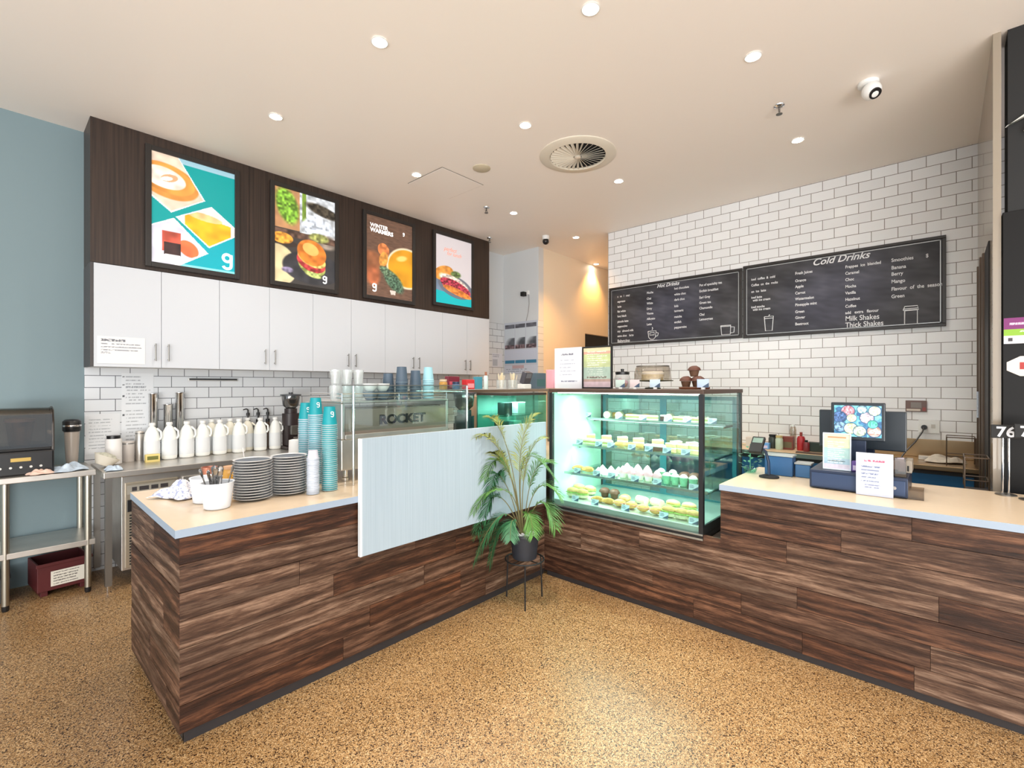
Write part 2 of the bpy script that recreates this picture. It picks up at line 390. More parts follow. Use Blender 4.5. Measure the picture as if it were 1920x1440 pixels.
struct(G().box(9.8, 9.9, 3.3, 4.7, 0, CEIL).obj('wall_corridor_end', cream_m))
YE = at_x(1141, XW)
g = G(); g.box(XW, XW+.12, -1.5, YE, 0, CEIL); struct(g.obj('wall_back', tile_back))
struct(G().box(XW+.001, 9.9, YE-.12, YE, 0, CEIL).obj('wall_corridor_right', cream_m))
struct(G().box(XW-.004, XW+.004, YE, YE+.006, 0, CEIL).obj('trim_1', steel))
panel_m = mat('taupe_gloss_panel', (150, 138, 122), .25, coat=.3)
g = G()
for a, b in ((4.02, 4.55), (4.553, 5.2), (5.203, XW)): g.box(a, b, YP-.035, YP, 0, CEIL)
struct(g.obj('wall_right', panel_m))
# tall dark cupboard door with brown edges set in the right wall
g = G(); g.box(4.25, 5.0, YP, YP+.008, .05, 2.46); d1 = struct(g.obj('door_2', blackm))
brownm = mat('brown_metal', (92, 76, 62), .35, .4)
g = G(); g.box(4.96, 5.04, YP, YP+.02, .05, 2.5); g.box(4.62, 4.68, YP, YP+.02, .05, 2.46); g.box(5.34, 5.38, YP, YP+.02, .9, 2.5); g.obj('door_frame', brownm, d1)
g = G(); g.box(5.1, 5.12, YP+.008, YP+.03, 1.3, 1.5); g.obj('door_handle', chrome, d1)
# ================================================================ timber counters
def planks(name, L, Hh, seed, parent, M, rows=7, th=.02, cut=None):
    """boards along local x (0..L), z (0..Hh), front face at y=0"""
    rng = random.Random(seed); bm = bmesh.new(); cl = []; uv = []
    rh = Hh/rows; g = G(); g.b.free(); g.b = bm
    for r in range(rows):
        x = 0; first = True
        while x < L-1e-4:
            w = rng.uniform(.45, 1.7) if not first else rng.uniform(.3, 1.3); first = False
            e = min(L, x+w); e = L if L-e < .2 else e
            c = (rng.random(), rng.random(), max(0, rng.gauss(.28, .25)) if rng.random() < .62 else rng.uniform(.65, 1.0)); o = rng.uniform(0, .003)
            z0, z1 = r*rh+.0012, (r+1)*rh-.0012
            segs = [(x+.0008, e-.0008, z0, z1)]
            if cut:
                cx0, cx1, cz = cut; out = []
                for a, b, p, q in segs:
                    if q <= cz or b <= cx0 or a >= cx1: out.append((a, b, p, q)); continue
                    if a < cx0: out.append((a, cx0, p, q))
                    if b > cx1: out.append((cx1, b, p, q))
                    if p < cz: out.append((max(a, cx0), min(b, cx1), p, cz))
                segs = out
            for a, b, p, q in segs:
                n0 = len(bm.verts); g.box(a, b, -o, th, p, q); cl += [c]*8
            x = e
    bm.verts.index_update(); bmesh.ops.recalc_face_normals(bm, faces=bm.faces)
    me = bpy.data.meshes.new(name); bm.to_mesh(me); bm.free()
    at = me.color_attributes.new('pl', 'FLOAT_COLOR', 'POINT'); at.data.foreach_set('color', np.concatenate([np.array(cl), np.ones((len(cl), 1))], 1).astype(np.float32).ravel())
    uva = me.attributes.new('uvw', 'FLOAT_VECTOR', 'POINT'); uva.data.foreach_set('vector', np.array([(v.co.x+v.co.y, v.co.z, seed) for v in me.vertices], np.float32).ravel())
    me.materials.append(plank_m); o = bpy.data.objects.new(name, me); C.objects.link(o); o.parent = parent; o.matrix_local = M; return o
HC = .935; TS = .036
stone_top = mat('pale_stone_top', (218, 196, 168), .28, noise=.025, nscale=30)
stone_edge = mat('grey_stone_edge', (156, 172, 190), .35)
XC = 3.08; YC = 2.43; XL = .56; YB = 3.46
lc = thing('service_counter', 'timber plank clad counter on the left, its end towards the camera', 'counter', (XL, YC, 0))
planks('front_cladding', XC-XL, HC-TS-.05, 11, lc, T3(0, 0, .05), 7)
planks('end_cladding', YB-YC-.04, HC-TS-.05, 12, lc, T3(0, YB-YC-.04, .05) @ Matrix.Rotation(-math.pi/2, 4, 'Z'), 7)
G().box(.03, XC-XL+.5, .03, YB-YC-.05, .0, HC-TS-.001).obj('carcass', mat('counter_core', (60, 46, 38), .7), lc)
g = G(); g.box(.02, XC-XL, .012, .03, 0, .049); g.box(.02, .03, .02, YB-YC-.05, 0, .049); g.obj('kickboard', mat('kick_grey', (46, 44, 46), .4), lc)
def slab(name, label, pts):
    t = G(); t.prism(pts, HC-TS, HC-.001)
    t.mi = 1
    x0, y0 = min(p[0] for p in pts), min(p[1] for p in pts)
    o = t.obj(name, [stone_edge, stone_top]); me = o.data
    for p in me.polygons: p.material_index = 1 if p.normal.z > .5 else 0
    return tag(o, label, 'countertop')
slab('stone_countertop', 'pale stone top with grey edge on the left counter, under plates and cups', [(XL-.02, YC-.02), (XC-.001, YC-.02), (XC-.001, YB), (XL+.0, YB)])
YR = 1.035
rc = thing('till_counter', 'long timber plank clad counter on the right, below the pastry case and till', 'counter', (XC, YC, 0))
LR = 4.1
planks('front_cladding', LR, HC-TS-.04, 23, rc, T3(0, -.002, .04) @ RZX, 7, cut=(-.1, YC-YR, .55))
G().box(.03, .8, -LR, -.02, 0, .548).obj('carcass', MATS['counter_core'], rc)
G().box(.03, .8, -LR, YR-YC, .548, HC-TS-.001).obj('carcass', MATS['counter_core'], rc)
G().box(.012, .03, -LR, -.02, 0, .039).obj('kickboard', MATS['kick_grey'], rc)
slab('stone_countertop', 'pale stone top with grey edge on the right counter, under the till', [(XC-.02, YC-LR), (XC+.84, YC-LR), (XC+.84, YR), (XC-.02, YR)])
# ================================================================ overhead cabinets and timber fascia
YCB = 4.9; X0 = .567; DW = (4.92-X0)/10
cab_w = mat('white_cabinet', (206, 210, 216), .35); cab_in = mat('cabinet_carcass', (190, 188, 186), .5)
zb, zt = 1.696, 2.507
CL = ['with a taped notice, leftmost', 'second from the left', 'middle one of five', 'second from the right', 'rightmost, next to the grey wall']
for i in range(5):
    a = X0+i*2*DW
    t = thing('wall_cabinet', 'white two-door overhead cabinet, '+CL[i], 'cabinet', (a, YCB, zb), group='white overhead cabinets')
    G().box(0.001, 2*DW-.001, .022, YW-YCB-.01, 0, zt-zb).obj('body', cab_in, t)
    for k in range(2):
        d = G().box(k*DW+.0015, (k+1)*DW-.0015, 0, .02, 0, zt-zb-.002).obj('door', cab_w, t, bevel=.001)
        hx = DW+(-.045 if k == 0 else .045)
        g = G(); g.tube([(hx, -.028, .055), (hx, -.028, .2)], .0055, 8); g.tube([(hx, 0, .07), (hx, -.028, .07)], .004, 6); g.tube([(hx, 0, .185), (hx, -.028, .185)], .004, 6)
        g.obj('handle', steel_d, d, smooth=40)
e1 = thing('end_panel', 'dark grey side panel closing the left end of the overhead cabinets', 'panel', (X0, YCB, zb))
G().box(-.02, -.001, -.002, YW-YCB-.01, 0, zt-zb).obj('panel', mat('charcoal_panel', (70, 66, 66), .5), e1)
e1.children[0]['label'] = 'flat charcoal board'
bh = thing('timber_fascia', 'dark vertical woodgrain fascia above the white cabinets, holding four lit posters', 'panelling', (X0-.02, YCB, zt+.003))
seams = [0]+[at_y(p, YCB)-X0+.02 for p in (467, 665, 813)]+[4.92-X0+.02]
for a, b in zip(seams, seams[1:]): G().box(a+.001, b-.001, 0, YW-YCB-.01, 0, CEIL-zt-.004).obj('panel', lam_dark, bh)
# posters
def food_noise(A, m, cols, sc, seed):
    n = noise2(A.u, A.v*A.asp, sc, seed)
    for i, c in enumerate(cols): A.put(m*((n >= i/len(cols)) & (n < (i+1)/len(cols))), c, .12, sc*2, seed+i)
def art1(u, v):
    A = Art(u, v, (0, 150, 150), 1.48); A.put(v < .35, (0, 158, 172)); A.put(A.box(0, 1, .955, 1), (150, 190, 205)); A.put(A.box(0, 1, 0, .02), (130, 215, 222))
    def dia(cx, cy, hw, hh, k=1): return A.poly([(cx-hw*k*.75, cy+hh*k*.25), (cx-hw*k*.06, cy-hh*k), (cx+hw*k, cy-hh*k*.12), (cx+hw*k*.1, cy+hh*k)])
    m = A.poly([(-.6, .9), (.22, .48), (.62, .66), (.12, 1.2)]); A.put(m, (245, 245, 245)); m = A.poly([(-.6, .92), (.22, .495), (.6, .66), (.12, 1.2)]); A.put(m, (222, 200, 180), .1)
    A.put(m*A.ell(.18, .76, .37, .155, -.2), (206, 138, 66), .1); A.put(m*A.ell(.17, .78, .33, .13, -.2), (226, 150, 70), .2, 8)
    A.put(m*A.ell(.14, .785, .25, .095, -.15), (238, 222, 208), .12, 14); A.put(m*A.ell(.2, .79, .1, .035, .3), (206, 160, 120)); A.put(m*A.ell(.17, .78, .07, .02, .3), (240, 228, 216))
    m = A.poly([(.27, .45), (.67, .215), (1.1, .415), (.7, .62)]); A.put(m, (245, 246, 246)); m = A.poly([(.29, .45), (.67, .23), (1.07, .415), (.7, .605)]); A.put(m, (228, 218, 214), .04)
    A.put(m*(A.box(.38, .95, 0, .53))*(v < .53-.12*(u-.38)), (240, 172, 36), .12); A.put(m*A.ell(.62, .5, .22, .035, -.1), (236, 190, 130), .15)
    m = A.poly([(-.3, .22), (-.02, -.15), (.66, .16), (.25, .435)]); A.put(m, (246, 247, 248)); m = A.poly([(-.3, .22), (-.05, -.12), (.63, .16), (.25, .415)]); A.put(m, (206, 206, 220), .06)
    A.put(m*A.ell(.42, .17, .1, .09, .9), (220, 110, 66), .1); A.put(m*A.box(.12, .33, .12, .3), (196, 84, 66), .3); A.put(m*A.box(.14, .33, .09, .2), (50, 32, 32), .3); A.put(m*A.box(.15, .32, .06, .09), (232, 224, 224))
    return A.c
def burger(A, x, y, r, rot=-.2, seed=1):
    A.put(A.ell(x, y-.075*r/.2, r*.95, r*.42, rot), (160, 170, 90), .3, 30, seed); A.put(A.ell(x-.01, y-.045*r/.2, r, r*.4, rot), (176, 60, 62), .35, 22, seed+1)
    A.put(A.ell(x, y-.015, r*.98, r*.34, rot), (222, 196, 110), .3, 26, seed+3); A.put(A.ell(x, y+.04*r/.2, r, r*.55, rot), (222, 128, 52), .2, 14, seed+2); A.put(A.ell(x-.02, y+.07*r/.2, r*.55, r*.26, rot), (240, 178, 100), .1)
def art2(u, v):
    A = Art(u, v, (66, 62, 60), 1.5); A.put(A.box(0, .4, .58, 1), (188, 140, 100), .1); A.put(A.box(.4, 1, .55, 1), (196, 202, 208), .3, 20); A.put(A.box(.44, .5, .7, 1), (120, 150, 60), .2)
    A.put(A.ell(.2, .82, .17, .19, .3, .3), (122, 168, 60), .45, 30); A.put(A.ell(.8, .86, .3, .06, -.2, .3), (66, 60, 50), .5, 30); A.put(A.ell(.7, .66, .25, .12, 0, .3), (214, 224, 238), .35, 26)
    A.put(A.ell(.85, .52, .2, .08, 0, .4), (140, 128, 118), .3); A.put(A.box(0, 1, .5, .57), (92, 70, 60), .4, 18)
    A.put(A.ell(.72, .55, .17, .05, 0, .3), (150, 154, 90), .4, 26)
    A.put(A.ell(.06, .42, .3, .045), (60, 50, 46)); A.put(A.ell(.12, .47, .17, .06), (222, 152, 62), .35, 24)
    A.put(A.ell(.05, .18, .3, .22, .3), (218, 202, 160), .1); A.put(A.ell(.62, .2, .5, .18), (56, 56, 60), .15)
    burger(A, .6, .32, .25, -.3); A.put(A.ell(.62, .13, .14, .03, -.2, .3), (170, 184, 110), .3, 30)
    A.put(A.ell(.2, .14, .09, .03, 0, .4), (130, 120, 150), .3, 30)
    return A.c
def art3(u, v):
    A = Art(u, v, (108, 82, 68), 1.6); A.c *= (1+.25*(noise2(u*3, v*30, 5, 4)[..., None]-.5))
    A.put(A.ell(.12, .42, .24, .14, 0, .4), (150, 96, 66), .2)
    A.put(A.ell(.88, .42, .46, .27), (236, 222, 190)); A.put(A.ell(.88, .42, .42, .245), (228, 160, 40), .1, 6); A.put(A.ell(.76, .54, .12, .035, .3, .5), (246, 212, 120))
    A.put(A.ell(.36, .6, .12, .085, .4), (218, 130, 78), .25, 20); A.put(A.ell(.36, .48, .09, .1, -.2), (226, 156, 76), .2, 20)
    A.put(A.ell(.58, .22, .28, .09, -.8, .3), (78, 104, 84), .5, 40); A.put(A.ell(.42, .33, .16, .05, -.5, .3), (96, 118, 92), .5, 40)
    A.put(A.ell(.14, .25, .14, .12, 0, .5), (178, 104, 70), .2); A.put(A.box(.5, .62, .05, .1)*(noise2(u, v, 30, 2) > .4), (210, 200, 190))
    return A.c
def art4(u, v):
    A = Art(u, v, (214, 208, 212), 1.9); A.put(A.poly([(0, .0), (1, 0), (1, .12), (0, .19)]), (20, 178, 186)); A.put(A.poly([(0, .19), (1, .12), (1, .3), (0, .42)]), (120, 138, 162), .08)
    A.put(A.ell(.55, .27, .5, .16, -.3), (108, 112, 124)); A.put(A.ell(.22, .45, .28, .1, .5), (226, 150, 70), .2, 14); A.put(A.ell(.55, .46, .14, .05, 0, .4), (96, 118, 70), .4, 30)
    A.put(A.ell(.5, .34, .42, .08, -.35, .2), (226, 212, 200), .3, 20); A.put(A.ell(.55, .27, .45, .09, -.35), (166, 56, 74), .5, 26); A.put(A.ell(.6, .2, .42, .05, -.3), (218, 128, 60), .25, 20)
    return A.c
PL = ['teal poster of three tilted drink photos with a white letter, leftmost lightbox', 'lit poster of a burger on a table, second lightbox from left',
      'brown lit poster of orange soup and bread, third lightbox', 'pale lit poster of a burger above a teal band, rightmost lightbox']
PX = [(284, 440, 281, 490, art1), (515, 628, 347, 526, art2), (687, 773, 400, 552, art3), (817, 884, 437, 566, art4)]
for i, (a, b, t0, b0, fn) in enumerate(PX):
    xa, xb = at_y(a, YCB-.02), at_y(b, YCB-.02); z1 = zz(t0, xa, YCB-.02); z0 = zz(b0, xa, YCB-.02); w = xb-xa; h = z1-z0
    t = thing('poster_lightbox', PL[i], 'lightbox', (xa, YCB-.03, z0), group='lit posters above the cabinets')
    g = G(); f = .042
    g.box(-f, 0, 0, .028, -f, h+f); g.box(w, w+f, 0, .028, -f, h+f); g.box(0, w, 0, .028, -f, 0); g.box(0, w, 0, .028, h, h+f); g.obj('frame', mat('frame_black', (44, 40, 38), .35), t, bevel=.003)
    G().box(0, w, .016, .027, 0, h).obj('backing', paper, t)
    raster('print', w, h, fn, print_lit, t, T3(0, .014, 0), 150, 200)
    g = G()
    wl = mat('sign_white', (248, 248, 246), .5, emit=(248, 248, 246), es=.6)
    if i == 0: glyph_g(g, w*.83, h*.03, .155, .0125)
    if i == 1: glyph_g(g, w*.78, h*.05, .085, .0125)
    if i == 2:
        glyph_g(g, w*.12, h*.05, .1, .0125)
        letters(g, 'WINTER', .062, T3(w*.08, .0125, h*.86) @ UPY, bold=.001); letters(g, 'WARMERS', .066, T3(w*.08, .0125, h*.8) @ UPY, bold=.002); glyph_g(g, w*.78, h*.84, .045, .0125)
    if i == 3:
        wl = mat('sign_orange', (222, 136, 110), .5, emit=(222, 136, 110), es=.5)
        letters(g, 'perfect', .075, T3(w*.22, .0125, h*.79) @ UPY, shear=.3); letters(g, 'for lunch', .07, T3(w*.3, .0125, h*.73) @ UPY, shear=.3)
    g.obj('lettering', wl, t)
# ================================================================ chalkboards
def chalk(u, v):
    A = Art(u, v, (52, 51, 55), .5); n = noise2(u*2+v, v*1.2-u*.6, 5, 9)+.5*noise2(u*3+v*2, v*3, 9, 3); A.c += (n[..., None]-.75)*34
    A.c += A.ell(.5, .45, .3, .45, .6, .9)[..., None]*np.array([12, 13, 22]); return A.c
chalk_w = mat('chalk_white', (226, 226, 228), .8)
XB = XW-.03
def board(pa, pb, ta, ba, label, rows, title, arts):
    ya, yb = at_x(pa, XB), at_x(pb, XB); z1 = zz(ta, XB, ya); z0 = zz(ba, XB, ya); w = ya-yb; h = z1-z0
    t = thing('chalkboard_menu', label, 'menu board', (XB, ya, z0), -math.pi/2)
    f = .026; g = G(); g.box(0, w, 0, .026, 0, f); g.box(0, w, 0, .026, h-f, h); g.box(0, f, 0, .026, f, h-f); g.box(w-f, w, 0, .026, f, h-f); g.obj('frame', mat('frame_black', (44, 40, 38), .35), t, bevel=.003)
    g = G(); q = .034
    for (a, b, c, d) in ((q, w-q, q, q+.007), (q, w-q, h-q-.007, h-q), (q, q+.007, q, h-q), (w-q-.007, w-q, q, h-q)): g.box(a, b, .007, .012, c, d)
    g.obj('border_line', mat('silver_line', (176, 178, 178), .35, .5), t)
    G().box(f, w-f, .013, .024, f, h-f).obj('backing', blackm, t)
    raster('slate', w-2*f, h-2*f, chalk, print_chalk, t, T3(f, .0115, f), 130, 70)
    g = G()
    def put(px, py, txt, size, shear=.0, bold=0, xs=1):
        y = at_x(px, XB); z = zz(py, XB, y); letters(g, txt, size, T3(ya-y, .0105, z-z0) @ UPY, .0004, shear, xs, bold=bold)
    for px, items in rows:
        for py, txt, sz in items: put(px, py, txt, sz, bold=.0007, xs=.82)
    put(*title, shear=.35, bold=.0015)
    for kind, px, py in arts:
        y = at_x(px, XB); z = zz(py, XB, y)-z0; x = ya-y; r = .0045; Y = .009
        def P(L): g.tube([(x+a, Y, z+b) for a, b in L], r, 4)
        if kind == 'cup':
            P([(-.055, .05), (.055, .05), (.045, -.03), (.02, -.055), (-.02, -.055), (-.045, -.03), (-.055, .05)]); P([(.055, .03), (.085, .02), (.075, -.015), (.045, -.02)]); P([(-.07, -.07), (.07, -.07)]); P([(0, .065), (.01, .085), (0, .1)])
            P([(-.03, .03), (.03, .03), (.03, 0), (-.03, 0), (-.03, .03)])
        if kind == 'mug': P([(-.06, .055), (.05, .055), (.045, -.05), (-.05, -.05), (-.06, .055)]); P([(.05, .035), (.09, .03), (.085, -.03), (.047, -.035)]); P([(-.06, .045), (.05, .045)])
        if kind == 'glass': P([(-.045, .08), (.045, .08), (.033, -.075), (-.033, -.075), (-.045, .08)]); P([(-.038, .06), (.038, .06)]); P([(0, .085), (.01, .1)])
        if kind == 'jar': P([(-.045, .05), (.045, .05), (.045, -.075), (-.045, -.075), (-.045, .05)]); P([(-.055, .055), (.055, .055), (.045, .09), (-.045, .09), (-.055, .055)]); P([(-.05, .068), (.05, .068)])
    g.obj('chalk_writing', chalk_w, t)
s = .04
def colm(Y, T, sz=s): return [(y, t_, sz) for y, t_ in zip(Y, T)]
board(1141.5, 1391, 541, 649, 'black chalkboard headed Hot Drinks, the left of the two on the tiled wall',
      [(1157, colm([558, 567.5, 577, 586, 595, 605, 614, 623, 632], ['s   m   l   mug', 'espresso', 'latte', 'flat white', 'long black', 'piccolo latte', 'cappuccino', 'soy   almond milk', 'extra shot    large'])+[(642, 'Babyccino', .055)]),
       (1212, colm([551, 562, 571, 581, 590, 600, 610], ['Mocha', 'Chai', 'White', 'Dirty', 'Vienna', 'Affogato', 'Latte'])),
       (1263.6, colm([543, 554, 564, 576, 585, 596, 606, 616], ['hot chocolate', 'white choc', 'dark choc', 'kids', 'turmeric', 'matcha', 'english', 'peppermint'])),
       (1310.6, colm([537, 548, 560, 570, 580, 592, 601], ['Pot of speciality tea', 'English breakfast', 'Earl Grey', 'Green tea', 'Chamomile', 'Chai', 'Lemongrass']))],
      (1231, 539.5, 'Hot Drinks', .062), [('cup', 1222, 628), ('mug', 1361, 619)])
board(1393, 1774, 499.5, 634.5, 'black chalkboard headed Cold Drinks, the right and nearer of the two',
      [(1408, colm([526, 537, 549, 560, 565.5, 578, 583], ['iced  coffee  &  cold', 'Coffee  on  the  rocks', 'on  ice  latte', 'iced latte', '  with ice cream', 'iced mocha', '  with ice cream'], .036)),
       (1490.5, colm([515, 529, 540, 552, 563, 574, 587, 598, 610], ['Fresh Juices', 'Orange', 'Apple', 'Carrot', 'Watermelon', 'Pineapple mint', 'Green', 'Ginger', 'Beetroot'])),
       (1584.5, colm([503, 515, 527, 540, 552, 564, 577, 589], ['Frappes  ice  blended', 'Caramel', 'Choc', 'Mocha', 'Vanilla', 'Hazelnut', 'Coffee', 'add   extra   flavour'])+[(602, 'Milk Shakes', .07), (614, 'Thick Shakes', .07)]),
       (1671, colm([491, 505, 517, 531, 545, 559], ['Smoothies        $', 'Banana', 'Berry', 'Mango', 'Flavour  of  the  season', 'Green'], .046))],
      (1522, 498, 'Cold Drinks', .095), [('glass', 1441, 607), ('jar', 1708, 592)])
# ================================================================ ceiling fittings
def onceil(px, py): 
    D = (CEIL-H)*F/(HY-py); return atD(px, D)
DLP = [(517, 218, 'above the dark fascia, nearest the left wall'), (985, 234, 'left of the round air vent, nearest the camera'), (781, 327, 'beside the square access hatch'), (1160, 339, 'just right of the round air vent'),
       (963, 399, 'in front of the grey wall, past the hatch'), (1080, 445, 'at the mouth of the corridor'), (1118, 495, 'deep inside the corridor'), (1412, 105, 'largest and brightest, left of the dome camera'),
       (1496, 262, 'nearest the tiled wall, right of the vent'), (712, 78, 'cut by the top edge of the photo')]
lampm = mat('lamp_face', (255, 250, 240), .5, emit=(255, 244, 226), es=40)
for i, (px, py, w) in enumerate(DLP):
    x, y = onceil(px, py)
    t = thing('recessed_downlight', 'small round glowing ceiling downlight, '+w, 'downlight', (x, y, CEIL), group='recessed ceiling downlights')
    g = G(); g.lathe([(.048, -.001), (.052, -.006), (.046, -.008), (.036, -.003), (.036, -.001)], 24, cap=False); g.obj('trim_ring', white, t, smooth=40)
    G().lathe([(.036, -.004), (.0, -.004)], 24, cap=False).obj('lamp', lampm, t)
    l = bpy.data.lights.new('downlight_beam', 'SPOT'); l.energy = 34 if i not in (5, 6) else 75; l.spot_size = math.radians(125 if i not in (5, 6) else 100); l.spot_blend = .9; l.shadow_soft_size = .05
    l.color = (1, .94, .86) if i not in (5, 6) else (1, .5, .13)
    lo = bpy.data.objects.new('downlight_beam', l); C.objects.link(lo); lo.parent = t; lo.location = (0, 0, -.03)
for x, y, w in ((2.25, 1.45, 'over the floor before the pastry case'), (1.2, .3, 'over the customer area near the camera'), (2.3, -.5, 'over the customer side of the till'), (-.6, 2.2, 'over the walkway by the left counter'), (-.2, 3.9, 'over the walkway by the steel table')):  # unseen downlights, added to throw pools of light on the floor
    t = dup([o for o in C.objects if o.name == 'recessed_downlight'][0], (x, y, CEIL), None, 'added unseen ceiling downlight '+w)
    for o in t.children:
        if o.type == 'LIGHT': o.data = o.data.copy(); o.data.energy = 165 if x > 2.24 and y > 0 else (26 if x < 0 else 60); o.data.spot_size = math.radians(66 if x > 2.24 and y > 0 else 85)
x, y = onceil(1083, 291)
t = thing('air_diffuser', 'large round cream ceiling air vent with radial swirl blades', 'air vent', (x, y, CEIL))
cr = mat('cream_metal', (226, 218, 202), .4)
r0 = .345
g = G(); g.lathe([(r0, 0), (r0, -.006), (r0*.97, -.012), (r0*.74, -.02), (r0*.72, -.012), (r0*.72, -.002)], 64, cap=False); g.obj('face_ring', cr, t, smooth=30)
G().lathe([(r0*.73, -.0015), (0, -.0015)], 48, cap=False).obj('duct_opening', mat('duct_dark', (20, 20, 22), .9), t)
for k in range(32):
    a = 2*math.pi*k/32; M = Matrix.Rotation(a, 4, 'Z') @ T3(r0*.41, 0, -.012) @ Matrix.Rotation(math.radians(38), 4, 'X')
    G().box(-r0*.3, r0*.3, -.0125, .0125, -.0008, .0008, M).obj('blade', cr, t)
G().lathe([(.03, -.006), (.03, -.022), (.012, -.028), (0, -.028)], 16, cap=False).obj('hub', cr, t, smooth=40)
x, y = onceil(903, 315)
t = thing('ceiling_speaker', 'small round beige ceiling disc beside the access hatch', 'speaker', (x, y, CEIL))
G().lathe([(.085, 0), (.085, -.006), (.075, -.012), (0, -.016)], 32, cap=False).obj('grille', mat('beige_mesh', (206, 194, 168), .6, bump=.4, bscale=300), t, smooth=40)
# access hatch: a flush panel with a shadow gap
P4 = [onceil(*p) for p in ((785, 343), (826, 319.5), (893, 346), (838, 368))]
cx = sum(p[0] for p in P4)/4; cy = sum(p[1] for p in P4)/4
t = thing('access_hatch', 'flush square ceiling access hatch outlined by a thin gap', 'hatch', (cx, cy, CEIL))
hs = .27
G().box(-hs, hs, -hs, hs, -.006, -.001).obj('panel', ceil_m, t)
g = G()
for a, b, c, d in ((-hs-.006, hs+.006, -hs-.006, -hs), (-hs-.006, hs+.006, hs, hs+.006), (-hs-.006, -hs, -hs, hs), (hs, hs+.006, -hs, hs)): g.box(a, b, c, d, -.003, -.001)
g.obj('gap_trim', mat('gap_grey', (110, 100, 88), .7), t)
for px, py, w in ((1461, 198, 'near the dome camera'), (912, 389, 'between the dark fascia and the ceiling lamps'), (918, 446, 'above the right end of the dark fascia')):
    x, y = onceil(px, py)
    t = thing('fire_sprinkler', 'small chrome pendant sprinkler head, '+w, 'sprinkler', (x, y, CEIL), group='ceiling sprinklers')
    G().lathe([(.038, 0), (.036, -.006), (.02, -.012)], 20, cap=False).obj('escutcheon', chrome, t, smooth=40)
    g = G(); g.cyl((0, 0, -.045), .007, .035, 8); g.tube([(-.004, 0, -.03), (-.018, 0, -.045), (-.004, 0, -.062)], .003, 5); g.tube([(.004, 0, -.03), (.018, 0, -.045), (.004, 0, -.062)], .003, 5); g.obj('frame', steel_d, t)
    G().lathe([(.0, -.062), (.022, -.062), (.022, -.066), (0, -.068)], 12, cap=False).obj('deflector', steel_d, t)
x, y = onceil(1628, 155)
t = thing('security_camera', 'white turret security camera on the ceiling near the right wall', 'camera', (x, y, CEIL))
G().lathe([(.062, 0), (.062, -.018), (.05, -.026), (0, -.026)], 28, cap=False).obj('base', white, t, smooth=40)
dx, dy = -.741*.06, -.671*.06
g = G(); g.ball((dx*.5, dy*.5, -.075), .058, seg=20, rings=14); g.obj('housing', white, t, smooth=60)
g = G(); g.cyl((dx*1.1, dy*1.1, -.115), .036, .035, 20, R=(math.radians(38), 0, math.radians(132))); g.obj('lens_cover', black, t, smooth=40)
x, y = onceil(1018, 444)
t = thing('dome_camera', 'small white dome camera hanging at the corridor corner', 'camera', (x, y-.05, CEIL))
G().lathe([(.05, 0), (.05, -.03), (.045, -.05)], 20).obj('base', white, t, smooth=40)
G().ball((0, 0, -.075), .045, seg=16, rings=10).obj('dome', black, t, smooth=60)
# ================================================================ left wall: side table, steel bench, what stands on them
galv = mat('galvanised_leg', (176, 172, 160), .35, 1)
t = thing('side_table', 'small stainless steel table with lower shelf under the blue grey wall', 'table', (.05, 4.72, 0))
TZ = .915; tw, td = .51, .52
G().box(0, tw, 0, td, TZ-.04, TZ).obj('tabletop', steel, t, bevel=.004)
for lx, ly in ((.045, .04), (tw-.04, .04), (.045, td-.04), (tw-.04, td-.04)):
    G().cyl((lx, ly, .04), .021, TZ-.08, 16).obj('leg', galv, t, smooth=40)
    G().lathe([(.016, 0), (.02, .012), (.02, .045)], 14, c=(lx, ly, 0)).obj('foot', black, t, smooth=40)
G().box(.0, tw, .02, td-.02, .355, .395).obj('shelf', steel, t, bevel=.003)
# underbench fridge and its steel top
BZ = .90; BX0, BX1, BY = .60, 2.20, 4.62
fr = thing('underbench_fridge', 'stainless underbench fridge with a perforated vent panel, half hidden by the left counter', 'fridge', (BX0, BY, 0))
G().box(-.01, BX1-BX0, -.02, YW-BY-.012, BZ-.045, BZ).obj('worktop', steel, fr, bevel=.004)
for lx in (.02, BX1-BX0-.03):
    for ly in (.01, .55): G().box(lx-.02, lx+.02, ly-.02, ly+.02, .05, BZ-.046).obj('leg', steel_d, fr)
for lx in (.02, BX1-BX0-.03): G().cyl((lx, .01, 0), .01, .05, 10).obj('foot', chrome, fr)
G().box(.1, BX1-BX0-.06, .03, .55, .13, BZ-.05).obj('body', steel, fr, bevel=.004)
vp = G().box(.12, .46, .012, .029, .15, .80).obj('vent_panel', mat('vent_steel', (180, 170, 152), .4, .8), fr, bevel=.003)
g = G()
for i in range(10):
    for j in range(18): g.box(.145+i*.03, .163+i*.03, .0105, .0119, .17+j*.022, .182+j*.022)
g.obj('perforations', blackm, vp)
cp = G().box(.13, .44, .006, .0115, .71, .78).obj('control_panel', mat('panel_grey', (150, 146, 136), .4), fr)
g = G(); [g.box(.16+a, .16+a+w, .004, .0058, .735, .765) for a, w in ((0, .03), (.045, .06), (.12, .045), (.18, .05))]; g.obj('badge', mat('dark_ink', (50, 46, 48), .5), cp)
G().box(.13, .2, -.002, .011, .58, .67).obj('switch_box', black, fr, bevel=.003)
for k in range(2):
    d = G().box(.49+k*.43, .9+k*.43, .01, .028, .14, .8).obj('door', steel, fr, bevel=.003)
    g = G(); g.box(.49+k*.43+.03, .9+k*.43-.03, -.012, .009, .74, .77); g.obj('handle', steel_d, d, bevel=.003)
